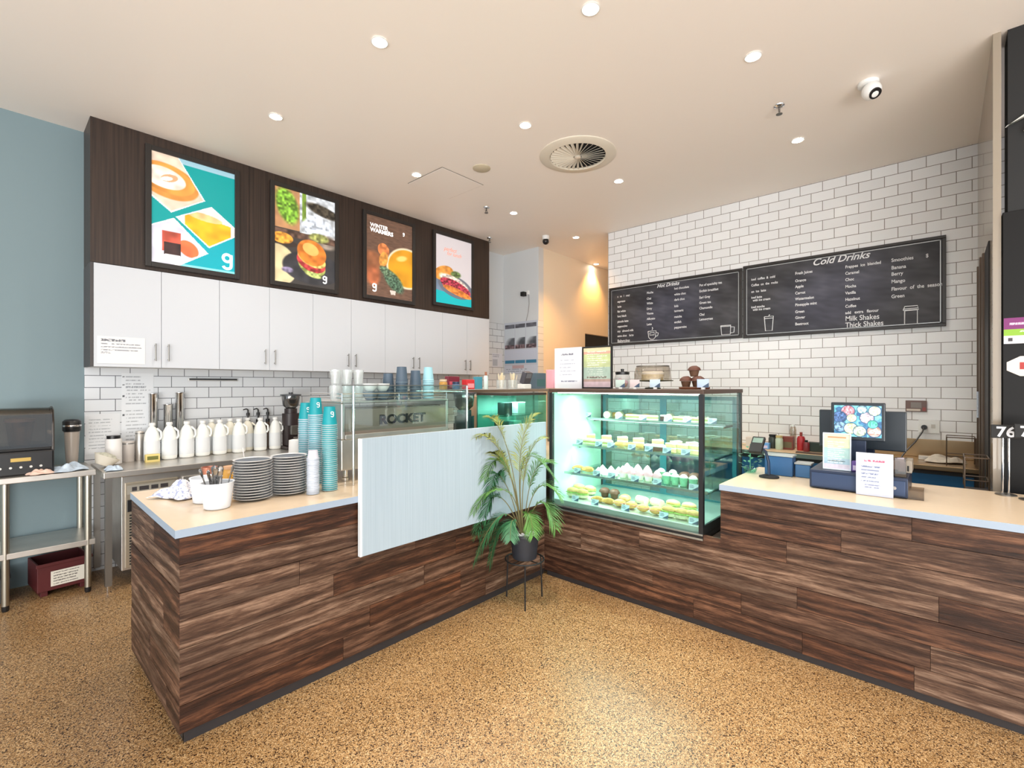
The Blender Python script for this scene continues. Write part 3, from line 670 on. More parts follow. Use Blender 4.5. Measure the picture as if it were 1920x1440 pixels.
# second, darker bench section beyond
b2 = thing('rear_bench', 'dark low steel bench behind the espresso machine, below the white cabinets', 'bench', (2.215, 4.66, 0))
G().box(0, 2.62, 0, .58, .82, .86).obj('worktop', steel_d, b2, bevel=.003)
G().box(.02, 2.6, .04, .56, .1, .819).obj('body', mat('dark_cupboard', (58, 52, 50), .5), b2)
for k in range(6): G().cyl((.1+k*.5, .1, 0), .02, .1, 10).obj('leg', black, b2)
# maroon crate under the table
t = thing('storage_crate', 'maroon crate with a handwritten white label on the floor under the steel table', 'crate', (.255, 4.86, 0), .12)
g = G(); w_, d_, h_ = .3, .3, .2
g.box(0, w_, 0, .012, .04, h_+.04); g.box(0, w_, d_-.012, d_, .04, h_+.04); g.box(0, .012, .012, d_-.012, .04, h_+.04); g.box(w_-.012, w_, .012, d_-.012, .04, h_+.04); g.box(.012, w_-.012, .012, d_-.012, .04, .052); g.box(-.008, w_+.008, -.008, 0, h_+.02, h_+.045)
g.box(.02, .06, .02, .28, 0, .04); g.box(.24, .28, .02, .28, 0, .04)
g.obj('body', mat('maroon_plastic', (86, 30, 32), .5), t, bevel=.003)
def scribble(u, v):
    A = Art(u, v, (226, 222, 210)); A.lines(.08, .95, .05, .95, 5, (90, 84, 80), .3, 5, .35); return A.c
raster('label_card', .2, .11, scribble, print_paper, t, T3(.07, -.0092, .07), 60, 40)
t = thing('floor_box', 'low dark box pushed against the wall beneath the steel table', 'box', (-.5, 4.95, 0))
G().box(0, .62, 0, .25, 0, .17).obj('body', mat('dark_grey_box', (52, 54, 54), .6), t, bevel=.005); G().box(-.005, .625, -.005, .255, .17, .185).obj('lid', blackm, t)
# enclosed blender on the table
x, y = onz(55, 882, TZ); x, y = .17, 4.93
t = thing('enclosed_blender', 'black commercial blender under a clear smoked sound cover on the steel table', 'blender', (x, y, TZ), .0)
g = G(); g.box(-.17, .17, -.14, .14, 0, .17); g.obj('motor_base', black, t, bevel=.012)
g = G(); g.box(-.155, .155, -.13, .13, .171, .19); g.obj('tray', blackm, t, bevel=.004)
smoke = glassmat('smoked_cover', (176, 162, 148), .05)
g = G(); n = 10; prof = [(-.13, .19)]+[(-.13+.05*(1-math.cos(a)), .42+.05*math.sin(a)) for a in [i*math.pi/2/6 for i in range(7)]]+[(.08+.05*math.sin(a), .42+.05*math.cos(a)) for a in [i*math.pi/2/6 for i in range(7)]]+[(.13, .19)]
M = Matrix(((0, 0, 1, 0), (1, 0, 0, 0), (0, 1, 0, 0), (0, 0, 0, 1)))
g.prism(prof, -.16, .16, M); o = g.obj('sound_cover', smoke, t, smooth=40)
for sx in (-1, 1):
    g = G(); g.tube([(sx*.163, -.12, .16), (sx*.163, -.125, .35), (sx*.163, -.08, .45), (sx*.163, .0, .47), (sx*.163, .1, .45)], .009, 6); g.obj('hinge_arm', mat('dark_trim', (60, 52, 46), .4), t, smooth=50)
g = G(); g.lathe([(.05, .19), (.055, .2), (.075, .36), (.078, .38)], 20, cap=False); g.obj('jug', glassmat('clear_plastic', (222, 214, 204), .1), t, smooth=50)
g = G(); g.lathe([(.079, .37), (.079, .392), (.04, .4), (.0, .4)], 20); g.obj('jug_lid', mat('grey_plastic', (130, 122, 116), .5), t, smooth=50)
g = G(); g.box(-.05, .05, -.1435, -.141, .1, .125); g.obj('badge', mat('gold_badge', (190, 160, 90), .3, .6), t)
g = G(); [g.cyl((-.1+i*.05, -.1435, .06), .008, .006, 10, R=(math.pi/2, 0, 0)) for i in range(5)]; g.obj('buttons', steel, t)
# wall phone / black scoop thing on the blue wall
x = at_y(118, 5.1)
t = thing('blender_jug', 'black capped blender jug on the steel table beside the smoked cover', 'jug', (.46, 5.08, TZ))
g = G(); g.lathe([(.034, 0), (.034, .03), (.038, .06), (.045, .24), (.046, .27)], 20, cap=True); g.obj('jug', mat('cloudy_plastic', (170, 160, 150), .3), t, smooth=50)
g = G(); g.lathe([(.048, .27), (.056, .28), (.056, .35), (.04, .365), (0, .368)], 20); g.obj('cap', black, t, smooth=50)
g = G(); g.lathe([(.0565, .31), (.058, .313), (.058, .32), (.0565, .323)], 20, cap=False); g.obj('silver_band', chrome, t, smooth=50)
# cloths
def cloth(name, label, cat, loc, rz, w, d, m, seed, hgt=.03, parent=None, n=22):
    rng = random.Random(seed); g = G(); sx = [rng.uniform(2, 5) for _ in range(6)]; ph = [rng.uniform(0, 6) for _ in range(6)]
    V = []
    for j in range(n+1):
        for i in range(n+1):
            u, v = i/n-.5, j/n-.5; e = (1-(2*u)**4)*(1-(2*v)**4)
            z = hgt*(.5+.5*math.sin(sx[0]*3*u+ph[0]+2*v)*math.cos(sx[1]*2.5*v+ph[1]))*max(.15, e)+.3*hgt*abs(math.sin(11*u+7*v+ph[2]))*max(0, e)
            wob = .06*math.sin(6*v+ph[3]); wob2 = .06*math.sin(7*u+ph[4])
            V.append(g.b.verts.new(((u+wob)*w, (v+wob2)*d, z+.004)))
    for j in range(n):
        for i in range(n): g.b.faces.new((V[j*(n+1)+i], V[j*(n+1)+i+1], V[(j+1)*(n+1)+i+1], V[(j+1)*(n+1)+i]))
    o = g.obj(name, m, parent, smooth=70, solid=.003); o.location = loc; o.rotation_euler = (0, 0, rz)
    if label: tag(o, label, cat)
    return o
bluecloth = mat('blue_grey_cloth', (176, 190, 204), .9, noise=.25, nscale=30)
pinkcloth = mat('pink_beige_cloth', (216, 186, 170), .9, noise=.1)
cloth('dish_cloth', 'crumpled pale blue dish cloth on the steel table edge', 'cloth', (.42, 4.82, TZ), .3, .2, .17, bluecloth, 3, .045)
cloth('dish_cloth', 'pinkish beige dish cloth on the steel table, left of the blue one', 'cloth', (.27, 4.76, TZ), .1, .14, .08, pinkcloth, 5, .03)
cloth('dish_cloth', 'thin blue cloth lying across the left end of the steel bench', 'cloth', (.66, 4.7, BZ), -.1, .1, .12, bluecloth, 8, .03)
t = thing('tea_towel_bowl', 'tilted pale bowl with a patterned towel inside, between table and bench', 'bowl', (.64, 4.92, BZ), 0)
g = G(); Mx = T3(0, 0, .055) @ Matrix.Rotation(.45, 4, 'Y'); g.lathe([(.035, -.04), (.05, -.038), (.085, .03), (.088, .035), (.08, .033), (.045, -.028), (0, -.03)], 24, M=Mx, cap=False); g.lathe([(0, -.0405), (.035, -.04)], 24, M=Mx, cap=False); g.obj('bowl', mat('cream_ceramic', (220, 212, 196), .4), t, smooth=50)
g = G(); g.ball((.01, 0, .075), .07, (1, 1, .5), rough=.12, R=(0, .45, 0)); g.obj('towel', mat('patterned_towel', (176, 160, 146), .9, noise=.6, nscale=45), t, smooth=60)
# papers on the walls
def notice(px0, px1, py0, py1, plane, label, fn, name='paper_notice', cat='notice', nx=60, ny=80):
    Y = plane; xa, xb = at_y(px0, Y), at_y(px1, Y); z1 = zz(py0, (xa+xb)/2, Y); z0 = zz(py1, (xa+xb)/2, Y)
    t = thing(name, label, cat, (xa, Y, z0)); G().box(0, xb-xa, .0006, .002, 0, z1-z0).obj('sheet', paper, t)
    raster('print', xb-xa, z1-z0, fn, print_paper, t, T3(0, 0, 0), nx, ny); return t
def art_list(u, v):
    A = Art(u, v, (228, 231, 234)); A.lines(.12, .9, .55, .97, 9, (150, 154, 160), .5, 6, .3); A.lines(.12, .8, .05, .5, 9, (164, 168, 172), .5, 9, .3)
    for y in (.95, .84, .68, .42): A.put(A.box(.03, .09, y-.008, y+.008), (70, 74, 80))
    return A.c
def art_list2(u, v):
    A = Art(u, v, (226, 228, 230)); A.lines(.1, .9, .1, .9, 10, (176, 180, 184), .5, 16, .3); return A.c
def art_door(u, v):
    A = Art(u, v, (228, 228, 228)); A.lines(.08, .62, .78, .95, 1, (110, 112, 120), .1, 2, .5); A.lines(.08, .95, .45, .78, 3, (140, 142, 150), .3, 4, .35); A.lines(.08, .3, .35, .45, 1, (150, 150, 158), .1, 2, .5); return A.c
notice(228, 288, 700, 833, YW-.011, 'tall laminated list stuck on the tiles above the tall steel cylinders', art_list)
notice(160, 225, 776, 850, YW-.011, 'pale printed sheet on the tiles at the left edge of the splashback', art_list2)
notice(182, 272, 632, 682, YCB-.003, 'white notice taped on the leftmost cabinet door', art_door)
xk0, xk1 = at_y(353, YW-.02), at_y(445, YW-.02)
t = thing('knife_rail', 'horizontal black and steel rail fixed to the tiles below the cabinets', 'rail', (xk0, YW-.012, zz(712, (xk0+xk1)/2, YW)))
G().box(0, xk1-xk0, -.018, 0, -.012, .012).obj('rail_body', steel, t, bevel=.002); G().box(.006, xk1-xk0-.006, -.021, -.0185, -.004, .009).obj('magnet_strip', black, t)
# bench things
def on_bench(px, Y): return at_y(px, Y), Y
milk_m = mat('milk_plastic', (240, 242, 238), .45, spec=.4); milk_c = mat('cream_milk', (236, 232, 216), .45); lab_m = mat('milk_label', (226, 230, 232), .6)
def bottle(label, x, y, m=milk_m, rz=0):
    t = thing('milk_bottle', label, 'bottle', (x, y, BZ+.001), rz, 'milk bottles along the steel bench')
    a, b = .058, .05
    g = G(); g.lathe([(.8, 0), (.97, .008), (1, .03), (1, .17), (.97, .2), (.8, .245), (.5, .28), (.33, .292), (.33, .3)], 20, sx=a, sy=b); g.obj('body', m, t, smooth=40)
    G().lathe([(.021, .3), (.024, .302), (.024, .322), (.02, .324), (0, .324)], 16).obj('cap', white, t, smooth=40)
    g = G(); g.lathe([(1.012, .035), (1.015, .04), (1.015, .165), (1.012, .17)], 20, sx=a, sy=b, cap=False); g.obj('wrap_label', lab_m, t, smooth=40)
    g = G(); g.tube([(a*.55, -.02, .275), (a*.95, -.045, .245), (a*.98, -.047, .2), (a*.8, -.04, .18)], .008, 6); g.obj('handle', m, t, smooth=50); return t
FR = [285, 317.5, 350, 380, 412, 448, 488, 516]
FL = ['with the small yellow box in front, leftmost', 'second from left, below a steel cylinder', 'third from left', 'fourth from left', 'fifth from left in front row', 'sixth from left in front row', 'seventh from left in front row', 'rightmost, next to the grinder']
proto = None
for px, w in zip(FR, FL):
    x, y = on_bench(px, 5.045)
    if proto is None: proto = bottle('white plastic milk bottle on the bench, '+w, x, y)
    else: dup(proto, (x, y, BZ+.001), None, 'white plastic milk bottle on the bench, '+w)
for px, w in ((396, 'between fourth and fifth'), (431, 'between fifth and sixth'), (464, 'between sixth and seventh')):
    x, y = on_bench(px, 5.145); b_ = bottle('creamy milk bottle behind the front row, '+w+' bottles', x, y, milk_c, .2)
t = thing('butter_box', 'small yellow and green box standing before the leftmost milk bottle', 'box', (at_y(285, 4.98)-.05, 4.95, BZ))
G().box(0, .1, 0, .04, 0, .065).obj('carton', mat('yellow_card', (226, 206, 130), .6), t, bevel=.002); G().box(.012, .088, -.0008, 0, .02, .05).obj('green_patch', mat('olive_ink', (110, 112, 50), .6), t)
x, y = on_bench(207, 5.06)
t = thing('storage_jar', 'tall white jar with black lid on the left end of the bench', 'jar', (x+.02, y, BZ))
G().lathe([(.048, 0), (.055, .005), (.055, .2), (.05, .21)], 24).obj('jar', mat('frosted_white', (226, 224, 222), .4), t, smooth=40); G().lathe([(.045, .21), (.046, .235), (0, .236)], 24).obj('lid', black, t, smooth=40)
for px, r, h, w in ((240, .045, .17, 'low milky glass canister behind the white jar'), (262, .032, .25, 'slim steel canister left of the first milk bottle')):
    x, y = on_bench(px, 5.15); t = thing('canister', w, 'canister', (x, y, BZ))
    G().lathe([(r*.95, 0), (r, .004), (r, h), (r*.9, h+.004), (0, h+.004)], 22).obj('body', steel if px == 262 else mat('milky_glass', (206, 198, 192), .3), t, smooth=40)
    G().lathe([(r*1.02, h-.02), (r*1.02, h-.012)], 22, cap=False).obj('rim_band', steel_d, t)
for px, top, w in ((287, 738, 'left of three tall steel dispenser tubes behind the milk'), (315, 758, 'shorter middle steel dispenser tube behind the milk'), (337, 736, 'right of three tall steel dispenser tubes behind the milk')):
    Y = 5.2; x = at_y(px, Y); z = zz(top, x, Y); t = thing('cup_dispenser_tube', w, 'dispenser', (x, Y, BZ), group='steel dispenser tubes')
    g = G(); g.lathe([(.034, 0), (.034, z-BZ-.01), (.038, z-BZ-.005), (.038, z-BZ), (.03, z-BZ)], 24); g.obj('tube', chrome, t, smooth=40)
    G().box(-.045, .045, -.03, .03, 0, .012).obj('base', steel_d, t)
for i, px in enumerate((465, 484, 502)):
    Y = 5.222; x = at_y(px, Y); t = thing('syrup_pump_bottle', ('left', 'middle', 'right')[i]+' of three black pump dispensers behind the milk bottles', 'dispenser', (x, Y, BZ), group='syrup pumps')
    G().lathe([(.027, 0), (.028, .2), (.018, .25), (.018, .27)], 18).obj('bottle', mat('amber_syrup', (90, 70, 56), .25), t, smooth=40)
    g = G(); g.cyl((0, 0, .27), .02, .03, 14); g.cyl((0, 0, .3), .008, .1, 10); g.cyl((0, 0, .34), .016, .03, 12); g.tube([(0, 0, .4), (-.02, -.01, .41), (-.05, -.02, .402)], .006, 6); g.obj('pump', black, t, smooth=40)
# coffee grinder
def grinder(label, x, y, z, m1, hop, s_=1, rz=0):
    t = thing('coffee_grinder', label, 'grinder', (x, y, z), rz)
    g = G(); g.box(-.08, .08, -.1, .1, 0, .03); g.box(-.055, .055, -.04, .09, .03, .3); g.obj('stand', m1, t, bevel=.01)
    g = G(); g.cyl((0, .01, .24), .082, .12, 24); g.cyl((0, .01, .36), .06, .05, 20); g.obj('motor_housing', m1, t, smooth=40)
    g = G(); g.box(-.035, .035, -.09, -.04, .15, .24); g.tube([(-.02, -.1, .12), (.02, -.1, .12)], .006); g.obj('chute', steel_d, t, bevel=.005)
    g = G(); g.lathe([(.045, .411), (.075, .44), (.085, .52), (.085, .54)], 24, c=(0, .01, 0)); g.obj('hopper', hop, t, smooth=40)
    G().lathe([(.1, .541), (.1, .553), (.02, .56), (.02, .575), (0, .575)], 24, c=(0, .01, 0)).obj('hopper_lid', mat('dark_lid', (60, 62, 66), .3), t, smooth=40)
    return t
x = at_y(546, 4.95)
grinder('black coffee grinder with smoky hopper against the tiles, right of the milk bottles', x, 4.95, BZ+.001, mat('grinder_black', (44, 34, 34), .35), glassmat('smoky_hopper', (150, 150, 150), .15))
t = thing('paper_towel_roll', 'white paper roll standing just left of the teal cup stacks', 'roll', (at_y(556, 3.28), 3.28, HC))
G().lathe([(.052, 0), (.055, .003), (.048, .24), (.03, .245), (.018, .245), (.018, .2)], 24).obj('roll', white, t, smooth=40); G().lathe([(.0, .201), (.018, .201)], 12, cap=False).obj('core', mat('kraft', (180, 150, 110), .8), t)
# ================================================================ on the left counter
bucket_m = mat('white_bucket', (226, 230, 236), .35)
def bucket(label, px, py, r0=.058, r1=.073, h=.125):
    x, y = onz(px, py, HC); y += .05; x += .05; t = thing('cutlery_bucket', label, 'bucket', (x, y, HC))
    G().lathe([(r0*.9, 0), (r0, .004), (r1, h), (r1+.003, h+.002), (r1+.003, h+.006), (r1-.004, h+.004), (r0-.004, .012), (0, .01)], 28, cap=False).obj('pail', bucket_m, t, smooth=40); return t, x, y
t1, bx, by = bucket('white metal bucket holding upright cutlery at the counter end', 392, 959)
bucket('second white bucket, half hidden behind the cutlery bucket', 371, 947)
sil = mat('cutlery_steel', (170, 168, 166), .2, 1)
rng = random.Random(4)
for i in range(16):
    a = rng.uniform(0, 6.28); tl = rng.uniform(.1, .35); r = rng.uniform(.01, .04)
    kind = ('fork', 'spoon', 'knife')[i % 3]; hh = rng.uniform(.17, .205)
    o = thing(kind, 'steel %s standing upright in the white bucket on the counter' % kind, kind, (bx+r*math.cos(a)*.6, by+r*math.sin(a)*.6, HC+.013), group=kind+' handles in the white bucket')
    o.rotation_euler = (tl*math.sin(a)*-.9, tl*math.cos(a)*.9, rng.uniform(0, 3))
    g = G(); g.box(-.004, .004, -.001, .001, 0, hh-.05); g.lathe([(.003, hh-.05), (.008, hh-.035), (.011, hh-.01), (.007, hh), (0, hh+.002)], 10, sy=.25); g.obj('stem', sil, o)
# napkin cloth, cups, tray behind
napk = mat('printed_napkin', (196, 200, 216), .9)
k = N('blue_print_cloth'); tc = k.n('ShaderNodeTexCoord'); v = k.n('ShaderNodeTexVoronoi'); v.inputs['Scale'].default_value = 46; k.l(tc.outputs['Object'], v.inputs['Vector'])
k.l(k.ramp(v.outputs['Distance'], [(.12, col(140, 148, 184)), (.3, col(226, 226, 234)), (.55, col(236, 236, 240)), (.7, col(150, 158, 190))]), k.b.inputs['Base Color']); k.b.inputs['Roughness'].default_value = .9
x, y = onz(336, 936, HC)
cloth('napkin_bundle', 'crumpled white cloth with blue print left of the cutlery bucket', 'napkins', (x+.03, y+.08, HC), .5, .2, .22, k.m, 21, .075)
x, y = onz(372, 912, HC)
t = thing('copper_cup', 'copper coloured cup behind the cutlery bucket', 'cup', (x+.08, y+.08, HC)); G().lathe([(.03, 0), (.038, .004), (.045, .1), (.041, .1), (.034, .01), (0, .01)], 22, cap=False).obj('cup', mat('copper', (206, 140, 118), .3, .7), t, smooth=40); G().tube([(.043, 0, .08), (.065, 0, .07), (.065, 0, .035), (.04, 0, .025)], .005).obj('handle', MATS['copper'], t, smooth=40)
x, y = onz(428, 925, HC)
t = thing('honey_jar', 'amber glass jar between the cutlery bucket and the saucers', 'jar', (x+.03, y+.06, HC+.013)); G().lathe([(.036, 0), (.04, .005), (.04, .1), (.034, .115)], 22).obj('glass', mat('amber_glass', (214, 160, 66), .15), t, smooth=40); G().lathe([(.037, .116), (.037, .132), (0, .133)], 22).obj('lid', mat('tan_lid', (206, 160, 120), .5), t, smooth=40)
x, y = onz(424, 905, HC)
t = thing('serving_tray', 'brown wooden tray partly hidden behind the saucer stacks', 'tray', (x+.02, y+.04, HC)); g = G(); g.box(-.1, .12, -.13, .13, 0, .012); g.obj('board', mat('tray_wood', (120, 78, 50), .5, noise=.2), t, bevel=.004)
t2 = thing('straw_cup', 'tall clear cup with a stirrer behind the amber jar', 'cup', (x+.1, y-.03, HC+.013)); G().lathe([(.03, 0), (.04, .12), (.038, .12), (.028, .005)], 20, cap=False).obj('cup', glassmat('clear_plastic', (222, 214, 204), .1), t2, smooth=40); G().tube([(.01, 0, .01), (-.01, .01, .2)], .003).obj('stirrer', white, t2)
# saucer stacks
dk = mat('dark_glaze', (72, 84, 96), .25); rimw = mat('pale_rim', (206, 206, 206), .35)
def saucer(label, x, y, z):
    g = G(); g.lathe([(.05, 0), (.055, .001), (.085, .0085), (.085, .0095), (.05, .004), (0, .004)], 32, cap=False); g.lathe([(0, 0), (.05, 0)], 32, cap=False)
    g.mi = 1; g.lathe([(.085, .0085), (.0945, .0125), (.096, .0145), (.094, .0155), (.085, .0105)], 32, cap=False)
    o = g.obj('saucer', [dk, rimw], None, smooth=40); o.location = (x, y, z); tag(o, label, 'saucer', 'saucers stacked on the left counter'); return o
def stack(proto, n, x, y, z0, dz, lab, jit=.0012, seed=1, kw=None):
    rng = random.Random(seed)
    for i in range(n):
        w = nth(i)+' from the bottom' if 0 < i < n-1 else ('lowest' if i == 0 else 'topmost')
        o = proto.copy(); C.objects.link(o); o.location = (x+rng.uniform(-jit, jit), y+rng.uniform(-jit, jit), z0+i*dz); o['label'] = lab % w
        if kw: o['group'] = kw
sx1, sy1 = atD(474, 2.58); sx2, sy2 = atD(542, 2.72)
ps = saucer('x', 0, 0, 0)
stack(ps, 15, sx1, sy1, HC+.001, .0143, 'dark saucer with pale rim, %s in the left stack', seed=2)
stack(ps, 15, sx2, sy2, HC+.001, .0143, 'dark saucer with pale rim, %s in the right stack', seed=3)
bpy.data.objects.remove(ps)
# takeaway cups, nested mouth down
teal = mat('teal_cup', (0, 150, 160), .45); ribs = mat('cup_rim', (150, 176, 178), .4); lil = mat('lilac_rim', (186, 196, 208), .4)
def cup(m, mr, r0=.031, r1=.044, h=.11, cat='cup'):
    g = G(); g.lathe([(r1-.002, .006), (r0, h), (r0-.003, h), (r0-.003, h-.004), (0, h-.004)], 26, cap=False)
    g.mi = 1; g.lathe([(r1-.002, .0065), (r1+.001, .005), (r1+.001, .0005), (r1-.003, 0), (r1-.003, .006)], 26, cap=False)
    o = g.obj('takeaway_cup', [m, mr], None, smooth=40); o['category'] = cat; return o
def logo(x, y, z, r, txt='g', size=.05, mm=None):
    pass
pc = cup(teal, ribs)
DZ = .0118
def cups(px, D, ztop, lab, proto, z0=HC+.001, grp='teal takeaway cups', dz=DZ, h=.11, seed=1):
    x, y = atD(px, D); n = max(1, int(round((ztop-h-z0)/dz))+1); stack(proto, n, x, y, z0, dz, lab, seed=seed, kw=grp); return x, y, z0+(n-1)*dz
cA = cups(618, 2.80, 1.425, 'nested teal takeaway cup, %s in the nearest tall stack', pc, seed=5)
pc2 = cup(teal, lil)
cB = cups(592, 2.98, 1.475, 'nested teal takeaway cup, %s in the tallest middle stack', pc2, seed=6)
cC = cups(573, 3.10, 1.43, 'nested teal takeaway cup, %s in the left rear stack', pc2, seed=7)
pl = cup(mat('lilac_lid', (206, 206, 216), .4), lil, .024, .033, .05, 'cup'); pl.name = 'cup_lid'  # slim stack of cup lids, drawn with the small cup shape
cups(587, 2.70, 1.18, 'small pale cup lid, %s in the slim stack beside the saucers', pl, grp='small pale cup lids', dz=.0098, h=.05, seed=8)
for cx_, cy_, cz_ in (cA, cB, cC):
    top = [o for o in C.objects if o.name.startswith('takeaway_cup') and o.get('group') == 'teal takeaway cups' and abs(o.location.z-cz_) < .003 and math.hypot(o.location.x-cx_, o.location.y-cy_) < .01][0]
    a = math.atan2(-cy_, -cx_)+math.pi/2+.35; g = G(); glyph_g(g, -.008, .045, .034, -.0448, M=Matrix.Rotation(a, 4, 'Z') @ Matrix.Rotation(-.11, 4, 'X')); g.obj('logo', mat('logo_white', (238, 244, 244), .5), top)
for q in (pc, pc2, pl): bpy.data.objects.remove(q)
# ================================================================ espresso machine
mx0, mx1, my = 1.50, 2.37, 2.80; md = .5
em = thing('espresso_machine', 'large chrome espresso machine on the left counter, its back to the customers', 'espresso machine', (mx0, my, HC))
L = mx1-mx0; mirror = mat('mirror_panel', (170, 160, 152), .15, 1)
for a in (.06, L-.06):
    for b in (.06, md-.06): G().lathe([(.022, 0), (.022, .02), (.016, .025), (.016, .075)], 14, c=(a, b, 0)).obj('foot', chrome, em, smooth=40)
G().box(0, L, 0, md, .075, .27).obj('lower_body', steel, em, bevel=.006)
G().box(.02, L-.02, .03, md-.12, .27, .47).obj('upper_body', mirror, em, bevel=.006)
for a in (0, L-.025): G().box(a, a+.025, 0, md, .27, .5).obj('side_panel', steel, em, bevel=.006)
bp_ = G().box(.026, L-.026, .0, .028, .3, .46).obj('back_panel', mat('back_metal', (176, 156, 142), .3, .8), em)
g = G(); letters(g, 'ROCKET', .085, T3(.27, -.002, .355) @ UPY, .002, bold=.0035, xs=1.15); g.obj('lettering', blackm, bp_)
G().box(.026, L-.026, -.004, .03, .27, .3).obj('trim_bar', steel, em, bevel=.003)
g = G(); g.box(0, L, 0, md-.05, .5, .512); g.obj('cup_tray', steel, em, bevel=.003)
for z in (.535, .56):
    G().tube([(.01, md-.06, z), (.01, .01, z), (L-.01, .01, z), (L-.01, md-.06, z)], .004, 6).obj('cup_rail', chrome, em, smooth=40)
for a in (.01, L*.5, L-.01): G().cyl((a, .01, .512), .004, .05, 6).obj('rail_post', chrome, em)
for a in (.22, .62):
    g = G(); g.cyl((a, md-.1, .3), .035, .08, 18); g.tube([(a, md-.09, .3), (a, md+.02, .29), (a, md+.1, .28)], .012, 8); g.obj('group_head', chrome, em, smooth=40)
# glass splash screen with a steel post
gs = thing('glass_screen', 'clear glass splash screen around the espresso machine on a slim steel post', 'glass screen', (1.46, 2.70, HC))
gl_m = glassmat('screen_glass', (240, 248, 246), .02)
G().box(0, 1.0, 0, .008, .33, .61).obj('glass_pane', gl_m, gs); G().box(1.0, 1.008, 0, .45, .25, .61).obj('side_pane', gl_m, gs)
for a, b in ((.06, -.012), (1.004, -.008)): G().cyl((a, b, 0), .008, .61, 10).obj('post', chrome, gs, smooth=40)
G().box(-.005, 1.012, -.003, .011, .61, .616).obj('top_trim', steel_d, gs)
TZm = HC+.513
def onT(px, Y): return at_y(px, Y)
# glasses on the machine
glm = glassmat('drinking_glass', (244, 246, 246), .06, milk=.22)
def tumbler(label, x, y, z):
    t = thing('glass_tumbler', label, 'glass', (x, y, z), group='glasses on the espresso machine')
    G().lathe([(.025, 0), (.027, .002), (.036, .1), (.0345, .1), (.025, .01), (0, .01)], 20, cap=False).obj('glass', glm, t, smooth=40); return t
gp = None; P_ = [(628, 2.92, 0), (650, 2.92, 0), (672, 2.92, 0), (640, 3.05, 0), (664, 3.05, 0), (629, 2.93, 1), (651, 2.93, 1), (672, 2.93, 1), (645, 3.04, 1)]
GLb = ['front left of lower layer', 'front middle of lower layer', 'front right of lower layer', 'rear left of lower layer', 'rear right of lower layer', 'upper layer left', 'upper layer middle', 'upper layer right', 'upper layer at the back']
for (px, Y, k_), w in zip(P_, GLb):
    x = at_y(px, Y); z = TZm+k_*.102
    if gp is None: gp = tumbler('clear glass tumbler on the espresso machine, '+w, x, Y, z)
    else: dup(gp, (x, Y, z), None, 'clear glass tumbler on the espresso machine, '+w)
# ceramic cups
cw = mat('white_ceramic', (232, 230, 228), .2); cbm = mat('blue_grey_ceramic', (106, 124, 142), .3)
def mug(label, x, y, z, m):
    t = thing('coffee_cup', label, 'cup', (x, y, z), 1.0, 'ceramic cups on the espresso machine')
    G().lathe([(.025, 0), (.03, .003), (.046, .03), (.05, .055), (.047, .055), (.04, .028), (.0, .01)], 22, cap=False).obj('bowl', m, t, smooth=40)
    G().tube([(.046, 0, .045), (.066, 0, .042), (.066, 0, .022), (.042, 0, .02)], .005, 6).obj('handle', m, t, smooth=40); return t
for (px, Y, k_, m, w) in ((694, 2.9, 0, cbm, 'lower left'), (717, 2.9, 0, cbm, 'lower right'), (694, 2.9, 1, cw, 'upper left'), (717, 2.9, 1, cw, 'upper right'), (703, 3.04, 0, cbm, 'rear left'), (724, 3.04, 1, cw, 'rear right'), (724, 3.04, 0, cbm, 'rear right underneath')):
    mug(('white' if m is cw else 'blue grey')+' ceramic cup on the espresso machine, '+w, at_y(px, Y), Y, TZm+k_*.058, m)
# charcoal and pale blue takeaway cups
char = mat('charcoal_cup', (76, 92, 108), .5); charr = mat('charcoal_rim', (100, 116, 130), .5)
pch = cup(char, charr, .034, .045, .115); plb = cup(mat('pale_blue_cup', (156, 204, 216), .4), mat('pale_blue_rim', (176, 214, 224), .4), .031, .043, .1)
def cups2(px, Y, n, proto, lab, seed, grp, dz=.0235): stack(proto, n, at_y(px, Y), Y, TZm+.001, dz, lab, seed=seed, kw=grp)
cups2(728, 2.98, 4, pch, 'charcoal takeaway cup, %s in the shorter left stack on the machine', 1, 'charcoal takeaway cups')
cups2(753, 2.90, 6, pch, 'charcoal takeaway cup, %s in the middle stack on the machine', 2, 'charcoal takeaway cups')
cups2(779, 2.92, 5, pch, 'charcoal takeaway cup, %s in the right stack on the machine', 3, 'charcoal takeaway cups')
cups2(803, 2.88, 11, plb, 'pale blue takeaway cup, %s in the stack at the machine corner', 4, 'pale blue takeaway cups', .0135)
for q in (pch, plb): bpy.data.objects.remove(q)
# ================================================================ corner behind the board: counter corner, shelf, clutter
slab('stone_countertop', 'pale stone counter corner tucked behind the pastry case', [(XC+.001, YC), (4.2, YC), (4.2, YB), (XC+.001, YB)])
t = thing('corner_cupboard', 'dark base cupboard under the counter corner behind the pastry case', 'cupboard', (XC+.54, YC+.03, 0)); G().box(0, .58, 0, YB-YC-.06, 0, HC-TS-.001).obj('body', MATS['counter_core'], t)
wb = thing('counter_board', 'large pale whitewashed board leaning on the front of the left counter', 'board', (at_y(677, 2.396), 2.384, .601))
k = N('whitewash'); gn = k.n('ShaderNodeNewGeometry'); mp = k.n('ShaderNodeMapping'); mp.inputs['Scale'].default_value = (120, 120, 1.5); k.l(gn.outputs['Position'], mp.inputs['Vector']); nn = k.n('ShaderNodeTexNoise'); nn.inputs['Scale'].default_value = 1; nn.inputs['Detail'].default_value = 5; k.l(mp.outputs[0], nn.inputs['Vector'])
k.l(k.ramp(nn.outputs['Fac'], [(.25, col(156, 173, 185)), (.7, col(170, 186, 197))]), k.b.inputs['Base Color']); k.b.inputs['Roughness'].default_value = .45
bw = 3.045-at_y(677, 2.396)
